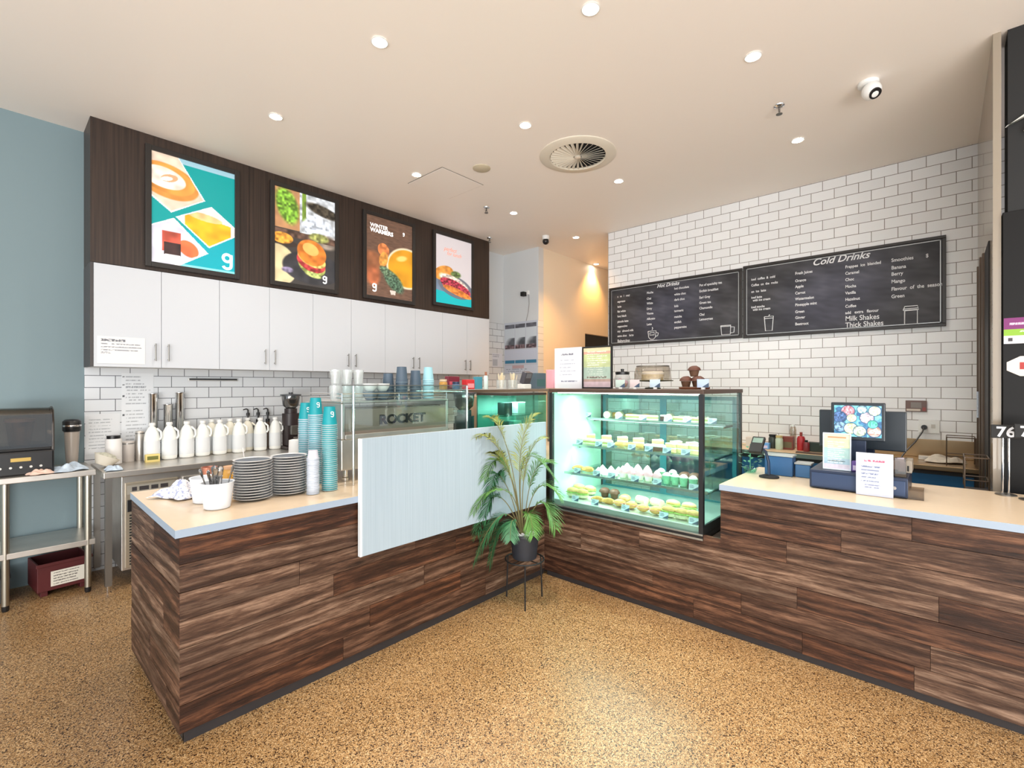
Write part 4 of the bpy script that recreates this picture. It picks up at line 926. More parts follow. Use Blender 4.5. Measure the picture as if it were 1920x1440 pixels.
G().box(0, bw, 0, .024, 0, .652).obj('panel', k.m, wb, bevel=.001)
G().box(-.012, -.0005, -.001, .024, 0, .652).obj('edge_strip', mat('pale_edge', (226, 232, 236), .4), wb)
sh = thing('raised_shelf', 'long steel shelf on posts behind the espresso machine, crowded with jars and boxes', 'shelf', (2.42, 3.18, HC))
SZ = 1.51
G().box(0, 1.76, 0, .27, SZ-HC-.014, SZ-HC).obj('shelf_plate', steel, sh, bevel=.003); G().box(0, 1.76, -.012, -.001, SZ-HC-.03, SZ-HC-.003).obj('front_lip', mat('warm_steel', (150, 130, 112), .3, .9), sh)
for a in (.03, .85, 1.72):
    for b in (.03, .24): G().cyl((a, b, 0), .011, SZ-HC-.015, 10).obj('post', steel_d, sh, smooth=40)
grinder('black bulk coffee grinder right of the espresso machine', at_y(872, 2.95), 2.95, HC, mat('grinder_gloss', (34, 50, 54), .15), glassmat('smoky_hopper', (150, 150, 150), .15))
t = thing('bin_unit', 'dark box machine with a beige side panel right of the black grinder', 'machine', (at_y(893, 3.0), 2.94, HC))
g = G(); g.box(.06, .3, 0, .2, 0, .5); g.obj('body', mat('dark_brown_gloss', (44, 36, 40), .25), t, bevel=.03); G().box(0, .055, 0, .2, 0, .52).obj('side_panel', mat('beige_panel', (206, 172, 140), .5), t, bevel=.004)
# small glass cabinet
gc = thing('glass_cabinet', 'small teal tinted glass cabinet in the corner, left of the pastry case', 'display cabinet', (2.80, 2.58, HC)); tealg = glassmat('teal_glass', (206, 240, 232), .04)
g = G(); w_, d_, h_ = .5, .36, .53
G().box(0, w_, 0, d_, 0, .05).obj('base', steel_d, gc, bevel=.003); G().box(0, w_, 0, d_, h_, h_+.02).obj('top', mat('dark_trim', (60, 52, 46), .4), gc)
G().box(.004, w_-.004, 0, .006, .051, h_-.001).obj('front_glass', tealg, gc); G().box(0, .005, .007, d_, .051, h_-.001).obj('side_glass', tealg, gc); G().box(w_-.005, w_, .007, d_, .051, h_-.001).obj('side_glass', tealg, gc); G().box(.006, w_-.006, d_-.01, d_, .051, h_-.001).obj('back_panel', mat('mint_panel', (150, 196, 186), .4), gc)
for z in (.2, .36): G().box(.006, w_-.006, .03, d_-.02, z, z+.008).obj('shelf', tealg, gc)
for i, (a, z, c, w) in enumerate(((.12, .208, (70, 96, 90), 'left carton on its lower shelf'), (.28, .208, (196, 222, 214), 'right carton on its lower shelf'), (.16, .368, (44, 60, 58), 'dark carton on its upper shelf'), (.33, .368, (222, 228, 222), 'pale carton on its upper shelf'))):
    o = G().box(-.05, .05, -.04, .04, 0, .1).obj('carton', mat('carton_%d' % i, c, .5), None, bevel=.004); o.location = (2.80+a, 2.76, HC+z); tag(o, 'small teal cabinet: '+w, 'carton')
l = bpy.data.lights.new('cabinet_light', 'AREA'); l.shape = 'RECTANGLE'; l.size = .4; l.size_y = .05; l.energy = 2.5; l.color = (.85, 1, .95); o = bpy.data.objects.new('cabinet_light', l); C.objects.link(o); o.parent = gc; o.location = (.25, .15, .51)
# things on the raised shelf
def onS(px, Y=3.3): return at_y(px, Y), Y, SZ+.001
def jar(name, label, cat, loc, r, h, mb, ml, lid=.02, lr=.9):
    t = thing(name, label, cat, loc); G().lathe([(r*.92, 0), (r, .006), (r, h*.85), (r*.75, h)], 20).obj('body', mb, t, smooth=40)
    G().lathe([(r*lr, h), (r*lr, h+lid), (0, h+lid)], 20).obj('lid', ml, t, smooth=40); return t
jar('spice_jar', 'gold coloured round jar at the left end of the raised shelf', 'jar', onS(831), .036, .07, mat('gold_jar', (196, 146, 70), .3), mat('pale_lid', (214, 190, 160), .5))
jar('tea_tin', 'blue tin with white band on the raised shelf, beside the red box', 'tin', onS(855), .036, .05, mat('blue_tin', (92, 120, 158), .3), mat('navy_lid', (40, 56, 84), .4))
def boxy(name, label, cat, loc, w, d, h, m, rz=0, face=None, fl='face_print'):
    t = thing(name, label, cat, loc, rz); G().box(-w/2, w/2, -d/2, d/2, 0, h).obj('carton', m, t, bevel=min(.004, h*.1))
    if face is not None: G().box(-w*.4, w*.4, -d/2-.0012, -d/2-.0002, h*.15, h*.6).obj(fl, face, t)
    return t
red = mat('red_card', (206, 52, 56), .45)
boxy('tea_box', 'bright red box with pink front on the raised shelf', 'box', onS(878), .1, .07, .09, red, 0, mat('pink_print', (232, 150, 156), .5))
boxy('biscuit_packet', 'dark maroon packet behind the gold jar on the raised shelf', 'packet', (at_y(848, 3.4), 3.4, SZ+.001), .14, .05, .12, mat('maroon_pack', (120, 40, 56), .4), 0, mat('pink_strip', (206, 96, 110), .5))
boxy('tissue_packet', 'teal packet right of the red box on the raised shelf', 'packet', (at_y(896, 3.4), 3.4, SZ+.001), .08, .05, .12, mat('teal_pack', (70, 150, 170), .4))
jar('sauce_bottle', 'slim white bottle with brown cap on the raised shelf', 'bottle', onS(911, 3.27), .022, .13, mat('pearl_bottle', (206, 226, 222), .3), mat('brown_cap', (150, 90, 60), .4), .035, .5)
rng = random.Random(9)
t = thing('straw_jar', 'clear jar packed with cream wooden stirrers on the raised shelf', 'jar', onS(940)); G().lathe([(.05, 0), (.052, .09), (.05, .09), (.048, .006), (0, .005)], 22, cap=False).obj('glass', glm, t, smooth=40)
g = G()
for i in range(26):
    a = rng.uniform(0, 6.28); r = rng.uniform(0, .04); g.tube([(r*.5*math.cos(a), r*.5*math.sin(a), .008), (1.2*r*math.cos(a), 1.2*r*math.sin(a), rng.uniform(.13, .17))], .003, 4)
o = g.obj('stirrers', mat('birch', (238, 222, 190), .7), t); o['kind'] = 'stuff'
t = dup(t, onS(961, 3.26), 1.0, 'second clear jar of cream stirrers, nearer the black card reader')
t = thing('card_reader', 'black and white card terminal tilted on the raised shelf', 'card terminal', onS(983), .0)
G().box(-.06, .06, -.05, .05, 0, .05).obj('base', white, t, bevel=.008); Mx = T3(0, 0, .055) @ Matrix.Rotation(math.radians(20), 4, 'X')
G().box(-.05, .06, -.03, .03, .0, .13, Mx).obj('handset', mat('slate_plastic', (78, 76, 84), .4), t, bevel=.006); G().box(-.035, .045, -.0312, -.0302, .07, .12, Mx).obj('display', mat('lcd', (120, 122, 130), .3), t)
boxy('tissue_box', 'blue grey box at the right end of the raised shelf', 'box', onS(1008, 3.3), .17, .1, .17, mat('slate_box', (92, 110, 124), .5), 0, mat('teal_print', (70, 110, 112), .5))
# ================================================================ pastry case
y0c, y1c = 1.14, 2.375; cx0, cx1 = 3.075, 3.87; zb0, zt1 = .556, 1.52; Lc = y1c-y0c; Dc = cx1-cx0; Hc = zt1-zb0
pcse = thing('pastry_display_case', 'large refrigerated glass pastry case glowing mint between the two counters', 'display case', (cx0, y1c, zb0), -math.pi/2)
# local: x along -y world (0..Lc), y into +x world (0..Dc), z up
caseg = glassmat('case_glass', (236, 250, 246), .015); dkf = mat('case_black', (30, 32, 34), .3); alu = mat('case_aluminium', (190, 198, 196), .25, .9)
G().box(0, Lc, .0, Dc, 0, .03).obj('plinth', dkf, pcse); 
g = G(); g.box(0, Lc, -.006, -.0005, .0, .012); g.box(0, Lc, -.006, -.0005, .03, .04); g.obj('front_rail', alu, pcse)
G().box(0, Lc, -.004, .02, .013, .029).obj('front_seal', dkf, pcse)
G().box(.03, Lc-.03, .03, Dc-.03, .031, .075).obj('deck', mat('deck_steel', (206, 214, 210), .3, .6), pcse, bevel=.003)
tw_ = mat('walnut_trim', (74, 56, 46), .4)
G().box(-.005, Lc+.005, -.005, Dc+.005, Hc-.028, Hc).obj('top_panel', tw_, pcse, bevel=.003)
for a in (.0, Lc-.028):
    for b in (.0, Dc-.03): G().box(a, a+.028, b, b+.03, .03, Hc-.029).obj('corner_post', dkf, pcse)
G().box(.029, Lc-.029, .006, .012, .04, Hc-.03).obj('front_glass', caseg, pcse)
G().box(Lc-.014, Lc-.008, .031, Dc-.031, .04, Hc-.03).obj('side_glass', caseg, pcse)
G().box(.008, .014, .031, Dc-.031, .04, Hc-.03).obj('end_panel', mat('mint_glow_panel', (206, 240, 224), .3), pcse)  # replaces the end glass; its mint colour stands in for a glow
G().box(Lc-.006, Lc, .03, Dc-.03, .031, .09).obj('side_skirt', dkf, pcse)
for k_ in range(2):
    a0 = .03+k_*(Lc-.06)/2; a1 = a0+(Lc-.06)/2; dd = thing('x', 'x', 'x'); bpy.data.objects.remove(dd)
    g = G(); f = .03; y_ = Dc-.025-k_*.008
    g.box(a0, a1, y_, y_+.008, .06, .06+f); g.box(a0, a1, y_, y_+.008, Hc-.06-f, Hc-.06); g.box(a0, a0+f, y_, y_+.008, .06+f, Hc-.06-f); g.box(a1-f, a1, y_, y_+.008, .06+f, Hc-.06-f)
    dr = g.obj('sliding_door', mat('teal_frame', (36, 110, 124), .35), pcse); G().box(a0+f, a1-f, y_+.002, y_+.006, .06+f, Hc-.06-f).obj('door_glass', glassmat('door_glass', (206, 236, 234), .1), dr)
SH = [(1.26, 3.60, 3.83), (1.045, 3.37, 3.83), (.83, 3.25, 3.83)]
led = mat('led_strip', (230, 255, 246), .5, emit=(214, 255, 240), es=4)
for z, xa, xb in SH:
    zl = z-zb0; s_ = G().box(.03, Lc-.03, xa-cx0, xb-cx0, zl-.008, zl).obj('shelf', caseg, pcse)
    G().box(.03, Lc-.03, xa-cx0-.012, xa-cx0-.001, zl-.014, zl+.004).obj('shelf_rail', alu, s_)
    G().box(.05, Lc-.05, xa-cx0+.002, xa-cx0+.016, zl-.016, zl-.0085).obj('led_strip', led, s_)
    for a in (.06, Lc-.06): G().box(a-.004, a+.004, xa-cx0+.05, xb-cx0, zl-.03, zl-.0085).obj('bracket', dkf, s_)
G().box(.05, Lc-.05, .05, .075, Hc-.036, Hc-.0285).obj('led_strip', mat('led_strip_top', (230, 255, 246), .5, emit=(214, 255, 240), es=9), pcse)
for z, en, yy in ((Hc-.05, 16, .3), (.48, 7, .34), (.26, 7, .3), (.69, 6, .5)):
    l = bpy.data.lights.new('case_light', 'AREA'); l.shape = 'RECTANGLE'; l.size = Lc-.15; l.size_y = .05; l.energy = en*.7; l.color = (.9, 1, .96)
    o = bpy.data.objects.new('case_light', l); C.objects.link(o); o.parent = pcse; l.energy *= .48; o.location = (Lc/2, yy, z)
# ---- food
def M_(n, c, **k): return mat(n, c, k.pop('rough', .6), noise=k.pop('noise', .18), nscale=k.pop('ns', 45), **k)
bread = M_('golden_bread', (226, 178, 110)); breadp = M_('pale_bread', (236, 216, 176)); salad = M_('salad_green', (140, 170, 80), noise=.4); meat = M_('ham_pink', (214, 140, 126)); pink = M_('pink_icing', (240, 176, 190), noise=.05); whi = M_('white_icing', (246, 242, 232), noise=.03)
choc = M_('chocolate_cake', (84, 48, 34), noise=.3); spg = M_('sponge', (230, 196, 130)); berry = M_('berry', (150, 40, 50), noise=.3); pastry = M_('flaky_pastry', (214, 156, 84), noise=.25); mint = M_('mint_cup', (120, 170, 140)); paperc = mat('cake_case', (232, 226, 206), .8)
def f_roll(t):
    g = G(); g.ball((0, 0, .022), .05, (1.1, .7, .45), rough=.03, zmin=-.022); g.obj('bun_base', breadp, t, smooth=60); g = G(); g.ball((0, -.004, .04), .051, (1.1, .74, .18), rough=.12, seg=20); g.obj('filling', salad, t, smooth=60); g = G(); g.ball((0, 0, .052), .05, (1.05, .68, .5), rough=.03, zmin=-.004); g.obj('bun_top', bread, t, smooth=60)
def f_wrap(t):
    g = G(); g.lathe([(.03, 0), (.031, .01), (.031, .09), (.028, .1)], 16, M=T3(-.05, 0, .031) @ Matrix.Rotation(math.pi/2, 4, 'Y')); g.obj('tortilla', breadp, t, smooth=40); g = G(); g.ball((.052, 0, .031), .026, (.3, 1, 1), rough=.2); g.obj('filling', salad, t)
def f_slice(t, m=None):
    g = G(); P = [(-.05, -.03), (.05, -.03), (.0, .055)]; g.prism(P, 0, .028); g.obj('sponge', spg, t, bevel=.003); g = G(); g.prism(P, .0285, .036); g.obj('cream_layer', whi, t); g = G(); g.prism(P, .0365, .06); g.obj('top_sponge', spg, t, bevel=.003); g = G(); g.prism(P, .0605, .069); g.obj('icing', whi, t, bevel=.003)
def f_bar(t, m=choc, m2=whi):
    g = G(); g.box(-.045, .045, -.03, .03, 0, .03); g.obj('base_layer', m, t, bevel=.003); g = G(); g.box(-.045, .045, -.03, .03, .0305, .045); g.obj('icing', m2, t, bevel=.004)
def f_cupcake(t, m=pink):
    G().lathe([(.022, 0), (.032, .035)], 18).obj('paper_case', paperc, t, smooth=40); g = G(); g.lathe([(.033, .0352), (.036, .045), (.03, .055), (.03, .058), (.022, .068), (.021, .071), (.01, .084), (0, .092)], 18); g.obj('icing', m, t, smooth=50)
def f_muffin(t, m=choc):
    G().lathe([(.025, 0), (.035, .042)], 18).obj('paper_case', mat('brown_case', (96, 66, 46), .8), t, smooth=40); g = G(); g.ball((0, 0, .045), .044, (1, 1, .75), rough=.08, zmin=-.002); g.obj('crown', m, t, smooth=60)
def f_croissant(t):
    g = G(); n = 9; pts = []; rr = []
    for i in range(n*3+1):
        a = math.pi*(i/(n*3))-0; pts.append((.045*math.cos(a), .035*math.sin(a)-.015, .022)); q = math.sin(a); rr.append(.004+.019*q*(1+.12*math.sin(i*2.1)))
    g.tube(pts, rr, 10); g.obj('pastry', pastry, t, smooth=50)
def f_sand(t):
    P = [(-.055, -.02), (.055, -.02), (0, .05)]
    for z, h, m, n in ((0, .014, breadp, 'lower_slice'), (.0145, .008, salad, 'filling'), (.023, .006, meat, 'ham'), (.0295, .014, breadp, 'upper_slice')):
        G().prism(P, z, z+h).obj(n, m, t, bevel=.002)
def f_bun(t):
    g = G(); g.ball((0, 0, .03), .045, (1, 1, .62), rough=.02, zmin=-.03); g.obj('bun', M_('glossy_bun', (226, 168, 96), rough=.3), t, smooth=60); g = G(); g.ball((0, 0, .034), .0465, (1, 1, .12), rough=.1, seg=20); g.obj('filling', meat, t, smooth=60)
def f_mer(t):
    g = G(); g.lathe([(.034, 0), (.036, .012), (.026, .024), (.024, .027), (.014, .04), (0, .055)], 16); g.obj('meringue', whi, t, smooth=50)
def f_cup(t):
    G().lathe([(.022, 0), (.032, .06), (.03, .06), (.02, .004), (0, .004)], 18, cap=False).obj('cup', mint, t, smooth=40); g = G(); g.ball((0, 0, .058), .03, (1, 1, .8), rough=.06); g.obj('cream', whi, t, smooth=60)
FOOD = {'filled_roll': (f_roll, 'roll', 'seeded roll with green filling'), 'wrap': (f_wrap, 'wrap', 'pale wrap showing green filling'), 'cake_slice': (f_slice, 'cake', 'layered cream sponge slice'), 'brownie': (f_bar, 'cake', 'dark cake bar with white icing'),
        'cupcake': (f_cupcake, 'cupcake', 'pink iced cupcake'), 'muffin': (f_muffin, 'muffin', 'dark chocolate muffin'), 'croissant': (f_croissant, 'pastry', 'golden croissant'), 'sandwich': (f_sand, 'sandwich', 'triangle sandwich on pale bread'),
        'burger_bun': (f_bun, 'bun', 'glossy filled bun'), 'meringue': (f_mer, 'cake', 'white meringue'), 'dessert_cup': (f_cup, 'dessert', 'mint cup topped with cream')}
SN = ['top shelf', 'second shelf', 'third shelf', 'bottom deck']
proto = {}; plan = []
LV = [(1.261, 3.68), (1.046, 3.47), (.831, 3.34), (.632, 3.22)]
def row(lv, kind, pxs, dx=0, rz=0):
    z, x = LV[lv]
    for p in pxs: plan.append((lv, kind, x+dx, at_x(p, x+dx), z, rz, 'back row' if dx >= .09 else 'front row'))
row(0, 'wrap', (1140, 1162), .0, .3); row(0, 'sandwich', (1186, 1206, 1224), 0, -1.5); row(0, 'wrap', (1256,), 0, .2); row(0, 'sandwich', (1276, 1296, 1318), 0, -1.6)
row(0, 'croissant', (1150, 1180, 1210), .09, -1.5); row(0, 'brownie', (1250, 1285, 1320), .09, -1.5)
row(1, 'sandwich', (1088, 1106, 1124, 1142), 0, -1.6); row(1, 'croissant', (1162, 1181, 1200), 0, -1.6); row(1, 'brownie', (1220, 1240), 0, -1.5); row(1, 'cake_slice', (1262, 1284, 1304), 0, -1.8)
row(1, 'cake_slice', (1110, 1140, 1170, 1200, 1236, 1270, 1300), .16, -1.5)
row(2, 'croissant', (1084, 1102), 0, -1.3); row(2, 'meringue', (1122, 1136, 1150), 0); row(2, 'cupcake', (1168, 1184, 1200, 1216, 1232), 0); row(2, 'dessert_cup', (1250, 1266, 1282, 1300), 0)
row(2, 'meringue', (1130, 1146, 1160), .13); row(2, 'cupcake', (1176, 1196, 1214), .14); row(2, 'dessert_cup', (1240, 1262), .14); row(2, 'muffin', (1284, 1302), .14)
row(3, 'filled_roll', (1074, 1092), .03, -1.4); row(3, 'croissant', (1120, 1140), 0, -1.4); row(3, 'burger_bun', (1162, 1184), 0, 0); row(3, 'burger_bun', (1206, 1230), -.02, 0); row(3, 'filled_roll', (1254, 1278, 1300), -.02, -1.7)
row(3, 'filled_roll', (1086, 1106), .18, -1.3); row(3, 'muffin', (1134, 1152), .2); row(3, 'burger_bun', (1172,), .16); row(3, 'wrap', (1204, 1232), .18, 1.2); row(3, 'filled_roll', (1262, 1292), .17, -1.5)
cnt = {}; tot = {}
for q in plan: tot[(q[0], q[1], q[6])] = tot.get((q[0], q[1], q[6]), 0)+1
for lv, kind, x, y, z, rz, rw in plan:
    i = cnt.get((lv, kind, rw), 0); cnt[(lv, kind, rw)] = i+1
    lab = FOOD[kind][2]+', pastry case %s, %s' % (SN[lv], rw)+(', %s from left' % nth(i) if tot[(lv, kind, rw)] > 1 else '')
    if lv < 3 or True:
        if kind not in proto:
            t = thing(kind, lab, FOOD[kind][1], (x, y, z), rz, 'food in the pastry case'); FOOD[kind][0](t); proto[kind] = t
        else: dup(proto[kind], (x, y, z), rz, lab)
# plates under stacked second-row items are omitted; price cards clip on the rails
cards = G(); cards.box(-.032, .032, -.0012, 0, 0, .042); cards.obj
o = cards.obj('price_card', mat('price_card', (206, 222, 236), .5), None); cardm = o.data
def art_card(seed):
    g = G(); g.box(-.032, .032, -.001, .0, 0, .042); g.mi = 1
    g.poly([(.032, -.0013, 0), (.032, -.0013, .026), (-.01, -.0013, 0)]); rng = random.Random(seed)
    for k_ in range(3): g.box(-.026, -.026+rng.uniform(.02, .04), -.0016, -.0012, .03-k_*.008, .033-k_*.008)
    return g.obj('price_card', [mat('price_card', (206, 222, 236), .5), mat('card_ink', (74, 92, 116), .5)], None)
bpy.data.objects.remove(o)
pcd = art_card(3)
for lv, pxs, xx in ((0, (1102, 1160, 1205, 1252, 1288, 1335), 3.588), (1, (1086, 1122, 1145, 1184, 1216, 1250, 1285), 3.353), (2, (1082, 1118, 1146, 1190, 1232, 1300), 3.232), (3, (1078, 1115, 1172, 1244, 1300), 3.14)):
    for i, p in enumerate(pxs):
        if at_x(p, xx) < y0c+.06: p = 1318
        o = pcd.copy(); C.objects.link(o); o.location = (xx, at_x(p, xx), LV[lv][0]+(.004 if lv < 3 else 0)); o.rotation_euler = (-.2, 0, -math.pi/2)
        tag(o, 'small price card on the front of the pastry case %s, %s from left' % (SN[lv], nth(i)), 'price card', 'price cards in the pastry case')
bpy.data.objects.remove(pcd)
# ---------------------------------------------------------------- on top of the case
ZT = zt1+.001
def onC(px, x=3.4): return x, at_x(px, x), ZT
def art_notice(u, v):
    A = Art(u, v, (236, 236, 242)); A.lines(.25, .8, .8, .88, 1, (120, 120, 134), .2, 2, .5); A.lines(.2, .8, .3, .74, 5, (176, 178, 194), .5, 7, .25); A.lines(.25, .85, .14, .22, 1, (140, 140, 160), .2, 3, .4); return A.c
def standing(name, label, cat, pa, pb, pt, pb2, x, fn, frame=0, fm=None, z=None, nx=60, ny=90, th=.004):
    ya, yb = at_x(pa, x), at_x(pb, x); w = ya-yb; z0 = ZT if z is None else z; z1 = zz(pt, x, (ya+yb)/2)
    t = thing(name, label, cat, (x, ya, z0), -math.pi/2); h = z1-z0; f = frame
    if f:
        g = G(); g.box(0, w, -.008, .012, 0, f); g.box(0, w, -.008, .012, h-f, h); g.box(0, f, -.008, .012, f, h-f); g.box(w-f, w, -.008, .012, f, h-f); g.obj('frame', fm, t, bevel=.002)
    G().box(f, w-f, .0006, th, f, h-f).obj('sheet', paper, t)
    raster('print', w-2*f, h-2*f, fn, print_paper, t, T3(f, 0, f), nx, ny)
    if x < 3.325: return t
    g = G(); g.poly([(w*.3, th+.001, h*.6), (w*.7, th+.001, h*.6), (w*.7, .09, 0), (w*.3, .09, 0)]); g.obj('easel_back', blackm if f else glassmat('clear_plastic', (222, 214, 204), .1), t, solid=.002)
    return t
standing('notice_holder', 'white printed notice standing on the left end of the pastry case', 'notice', 1040, 1091, 652, 725, 3.38, art_notice)
def art_rain(u, v):
    A = Art(u, v, (200, 196, 180)); T_ = [(1, (232, 220, 180)), (.9, (222, 170, 150)), (.84, (196, 208, 150)), (.66, (188, 198, 150)), (.5, (166, 186, 172)), (.2, (176, 150, 140)), (.14, (206, 184, 190)), (0, (206, 190, 206))]
    for (a, c) in T_: A.put(v <= a, c, .05)
    A.lines(.12, .9, .25, .92, 12, (226, 230, 220), .4, 8, .35); A.lines(.12, .9, .2, .3, 1, (120, 110, 100), .3, 8, .35); return A.c
standing('framed_sign', 'black framed pastel rainbow sign standing on the pastry case', 'sign', 1092, 1148, 649, 725, 3.36, art_rain, .012, blackm)
x, y, z = onC(1028, 3.36)
boxy('pink_folder', 'pink upright card box at the far left of the pastry case top', 'box', (x+.02, y-.02, z), .075, .06, .165, mat('pink_card', (226, 160, 170), .6), -math.pi/2)
# glass jar with black lid, pinky sweets inside
x, y, z = onC(1167, 3.5); t = thing('sweet_jar', 'round glass jar of pink treats with black lid beside the framed sign', 'jar', (x, y, z))
G().lathe([(.05, 0), (.066, .02), (.07, .07), (.055, .11), (.05, .115)], 24, cap=False).obj('glass', glm, t, smooth=50); G().lathe([(.056, .115), (.058, .135), (.012, .14), (.014, .16), (0, .163)], 22).obj('lid', black, t, smooth=50)
for i, (a, m) in enumerate(((0, pink), (1.4, berry), (2.8, pink), (4.2, M_('tan_biscuit', (196, 130, 90))), (5.3, pink))):
    g = G(); g.ball((.026*math.cos(a), .026*math.sin(a), .03+.016*(i % 3)), .022, rough=.05); g.obj('sweet', m, t, smooth=60)
for px, c, w in ((1163, (196, 214, 206), 'pale green card leaning before the sweet jar'), (1190, (216, 200, 200), 'pinkish card between jar and glass dome'), (1228, (196, 216, 230), 'pale blue card before the glass dome'), (1318, (186, 204, 228), 'blue card before the chocolate muffins')):
    x, y, z = onC(px, 3.3); t = thing('price_card', w, 'price card', (x, y, z), -math.pi/2, 'price cards on the case top')
    G().box(-.04, .04, -.001, .0, .012, .07).obj('card', mat('card_%d' % px, c, .6), t); g = G(); g.poly([(.04, -.0012, .012), (.04, -.0012, .045), (-.01, -.0012, .012)]); g.obj('corner_mark', mat('card_ink', (74, 92, 116), .5), t); G().cyl((0, .004, 0), .014, .013, 12).obj('foot', white, t)
x, y, z = onC(1224, 3.52); t = thing('cake_dome', 'wide clear glass cloche over a cake on a dark stand', 'cake stand', (x, y, z))
G().lathe([(.06, 0), (.06, .008), (.02, .014), (.018, .05), (.03, .055), (.15, .06), (.155, .066), (0, .066)], 32).obj('stand', mat('olive_stand', (70, 74, 50), .4), t, smooth=40)
G().lathe([(.142, .067), (.132, .16), (.122, .172), (0, .176)], 36, cap=False).obj('dome', glassmat('dome_glass', (232, 226, 218), .1), t, smooth=40); G().lathe([(.122, .1725), (.127, .1725), (.124, .18), (.118, .181)], 36, cap=False).obj('dome_edge', steel_d, t)
t2 = thing('round_cake', 'cream iced round cake under the glass cloche', 'cake', (x, y, z+.067)); G().lathe([(.085, 0), (.085, .045)], 28).obj('sponge', M_('cream_sponge', (236, 204, 160)), t2, smooth=40); G().lathe([(.088, .0452), (.088, .06), (.07, .068), (0, .068)], 28).obj('icing', whi, t2, smooth=40)
x, y, z = onC(1302, 3.42); t = thing('muffin_board', 'small round wooden board carrying the chocolate muffins', 'board', (x, y, z)); G().lathe([(.1, 0), (.105, .006), (.105, .014), (0, .014)], 28).obj('board', M_('board_wood', (120, 70, 44)), t, smooth=40)
for dx_, dy_, dz_, w in ((-.04, .045, 0, 'front left'), (-.045, -.045, 0, 'front right'), (.045, .0, 0, 'rear'), (-.005, 0, .075, 'uppermost')):
    dup(proto['muffin'], (x+dx_, y+dy_, z+.015+dz_), .3, 'dark chocolate muffin piled on the pastry case top, '+w, 'muffins on the case top')
# ================================================================ right: till counter
RZ = -math.pi/2
t = thing('cash_drawer', 'dark navy cash drawer on the right counter with a notice taped on it', 'cash drawer', (3.327, .60, HC), RZ)
navy = mat('navy_metal', (38, 50, 74), .35, .3)
G().box(0, .456, .004, .42, .004, .11).obj('body', navy, t, bevel=.003); G().box(.01, .446, -.004, .0035, .012, .095).obj('drawer_front', mat('navy_front', (46, 64, 96), .35, .2), t, bevel=.003)
g = G(); g.cyl((.4, -.004, .055), .009, .005, 12, R=(math.pi/2, 0, 0)); g.obj('lock', chrome, t)
ZD = HC+.111
# menu screen
def screen(label, pa, pb, pt, pb2, x, stand_z, art=None, name='till_screen', back=False):
    ya, yb = at_x(pa, x), at_x(pb, x); ym = (ya+yb)/2; z1 = zz(pt, x, ym); z0 = zz(pb2, x, ym); w = ya-yb; h = z1-z0
    t = thing(name, label, 'screen', (x, ya, stand_z), RZ); zo = z0-stand_z
    G().box(0, w, 0, .03, zo, zo+h).obj('bezel', mat('screen_bezel', (34, 42, 50), .3), t, bevel=.006)
    if art: raster('display', w-.034, h-.04, art, print_screen, t, T3(.017, -.0008, zo+.022), 110, 80)
    g = G(); g.box(w*.35, w*.65, .031, .06, .0, zo+h*.5); g.obj('neck', navy, t, bevel=.004); G().box(w*.2, w*.8, .0, .16, 0, .014).obj('foot', navy, t, bevel=.003); return t
def art_screen(u, v):
    A = Art(u, v, (66, 120, 150), .75); food_noise(A, np.ones_like(u), [(60, 100, 140), (90, 160, 180), (120, 190, 200), (70, 120, 160)], 9, 4)
    for i, (x, y, r, c) in enumerate(((.3, .82, .14, (196, 130, 140)), (.12, .62, .14, (70, 96, 140)), (.38, .6, .1, (222, 220, 170)), (.7, .62, .14, (206, 190, 206)), (.86, .84, .12, (206, 222, 190)), (.14, .3, .13, (110, 140, 170)), (.36, .26, .14, (210, 220, 170)), (.55, .18, .13, (196, 214, 190)), (.85, .2, .14, (216, 170, 160)), (.6, .88, .1, (150, 190, 200)), (.82, .42, .1, (90, 190, 170)))):
        A.put(A.ell(x, y, r*1.15, r*1.4, 0, .08), (50, 80, 110)); A.put(A.ell(x, y, r, r*1.22, 0, .1), c, .4, 26, i); A.put(A.ell(x+.01, y, r*.5, r*.6, 0, .3), tuple(min(255, q*1.1) for q in c), .5, 34, i+9)
    return A.c
screen('tablet till screen showing bowls of food, on the cash drawer', 1558, 1660, 755, 826, 3.50, ZD, art_screen)
screen('black monitor turned away behind the food picture screen', 1536, 1700, 770, 842, 3.80, HC, None, 'till_monitor')
def art_menu(u, v):
    A = Art(u, v, (176, 196, 192)); 
    for a, c in ((1, (226, 222, 196)), (.86, (206, 216, 180)), (.6, (170, 206, 206)), (.3, (160, 190, 206)), (.14, (206, 200, 214))): A.put(v <= a, c, .04)
    A.put(A.box(.15, .85, .88, .93), (216, 150, 110)); A.lines(.15, .85, .15, .8, 11, (236, 242, 240), .4, 8, .35); A.lines(.15, .85, .2, .26, 1, (70, 84, 92), .2, 4, .4); return A.c
t = standing('menu_stand', 'pastel menu in an acrylic stand on the left of the cash drawer', 'menu stand', 1543, 1596, 812, 876, 3.40, art_menu, .006, mat('clear_edge', (214, 226, 236), .2), ZD)
def art_rules(u, v):
    A = Art(u, v, (198, 206, 226)); A.put(A.box(.22, .78, .8, .84)*(noise2(u, v, 40, 4) > .35), (190, 90, 120)); A.lines(.15, .9, .3, .72, 5, (110, 122, 160), .5, 5, .3); A.lines(.25, .85, .16, .28, 2, (120, 130, 168), .4, 6, .4); return A.c
t = standing('notice_sheet', 'white notice with numbered lines stuck on the front of the cash drawer', 'notice', 1605, 1675, 850, 938, 3.30, art_rules, z=HC+.001)
x = 3.42
boxy('card_holder', 'small purple business card holder between the menu stand and notice', 'card holder', (x, at_x(1611, x), ZD), .07, .04, .06, mat('purple_card', (110, 84, 160), .5), RZ, mat('pale_lilac', (206, 196, 226), .5))
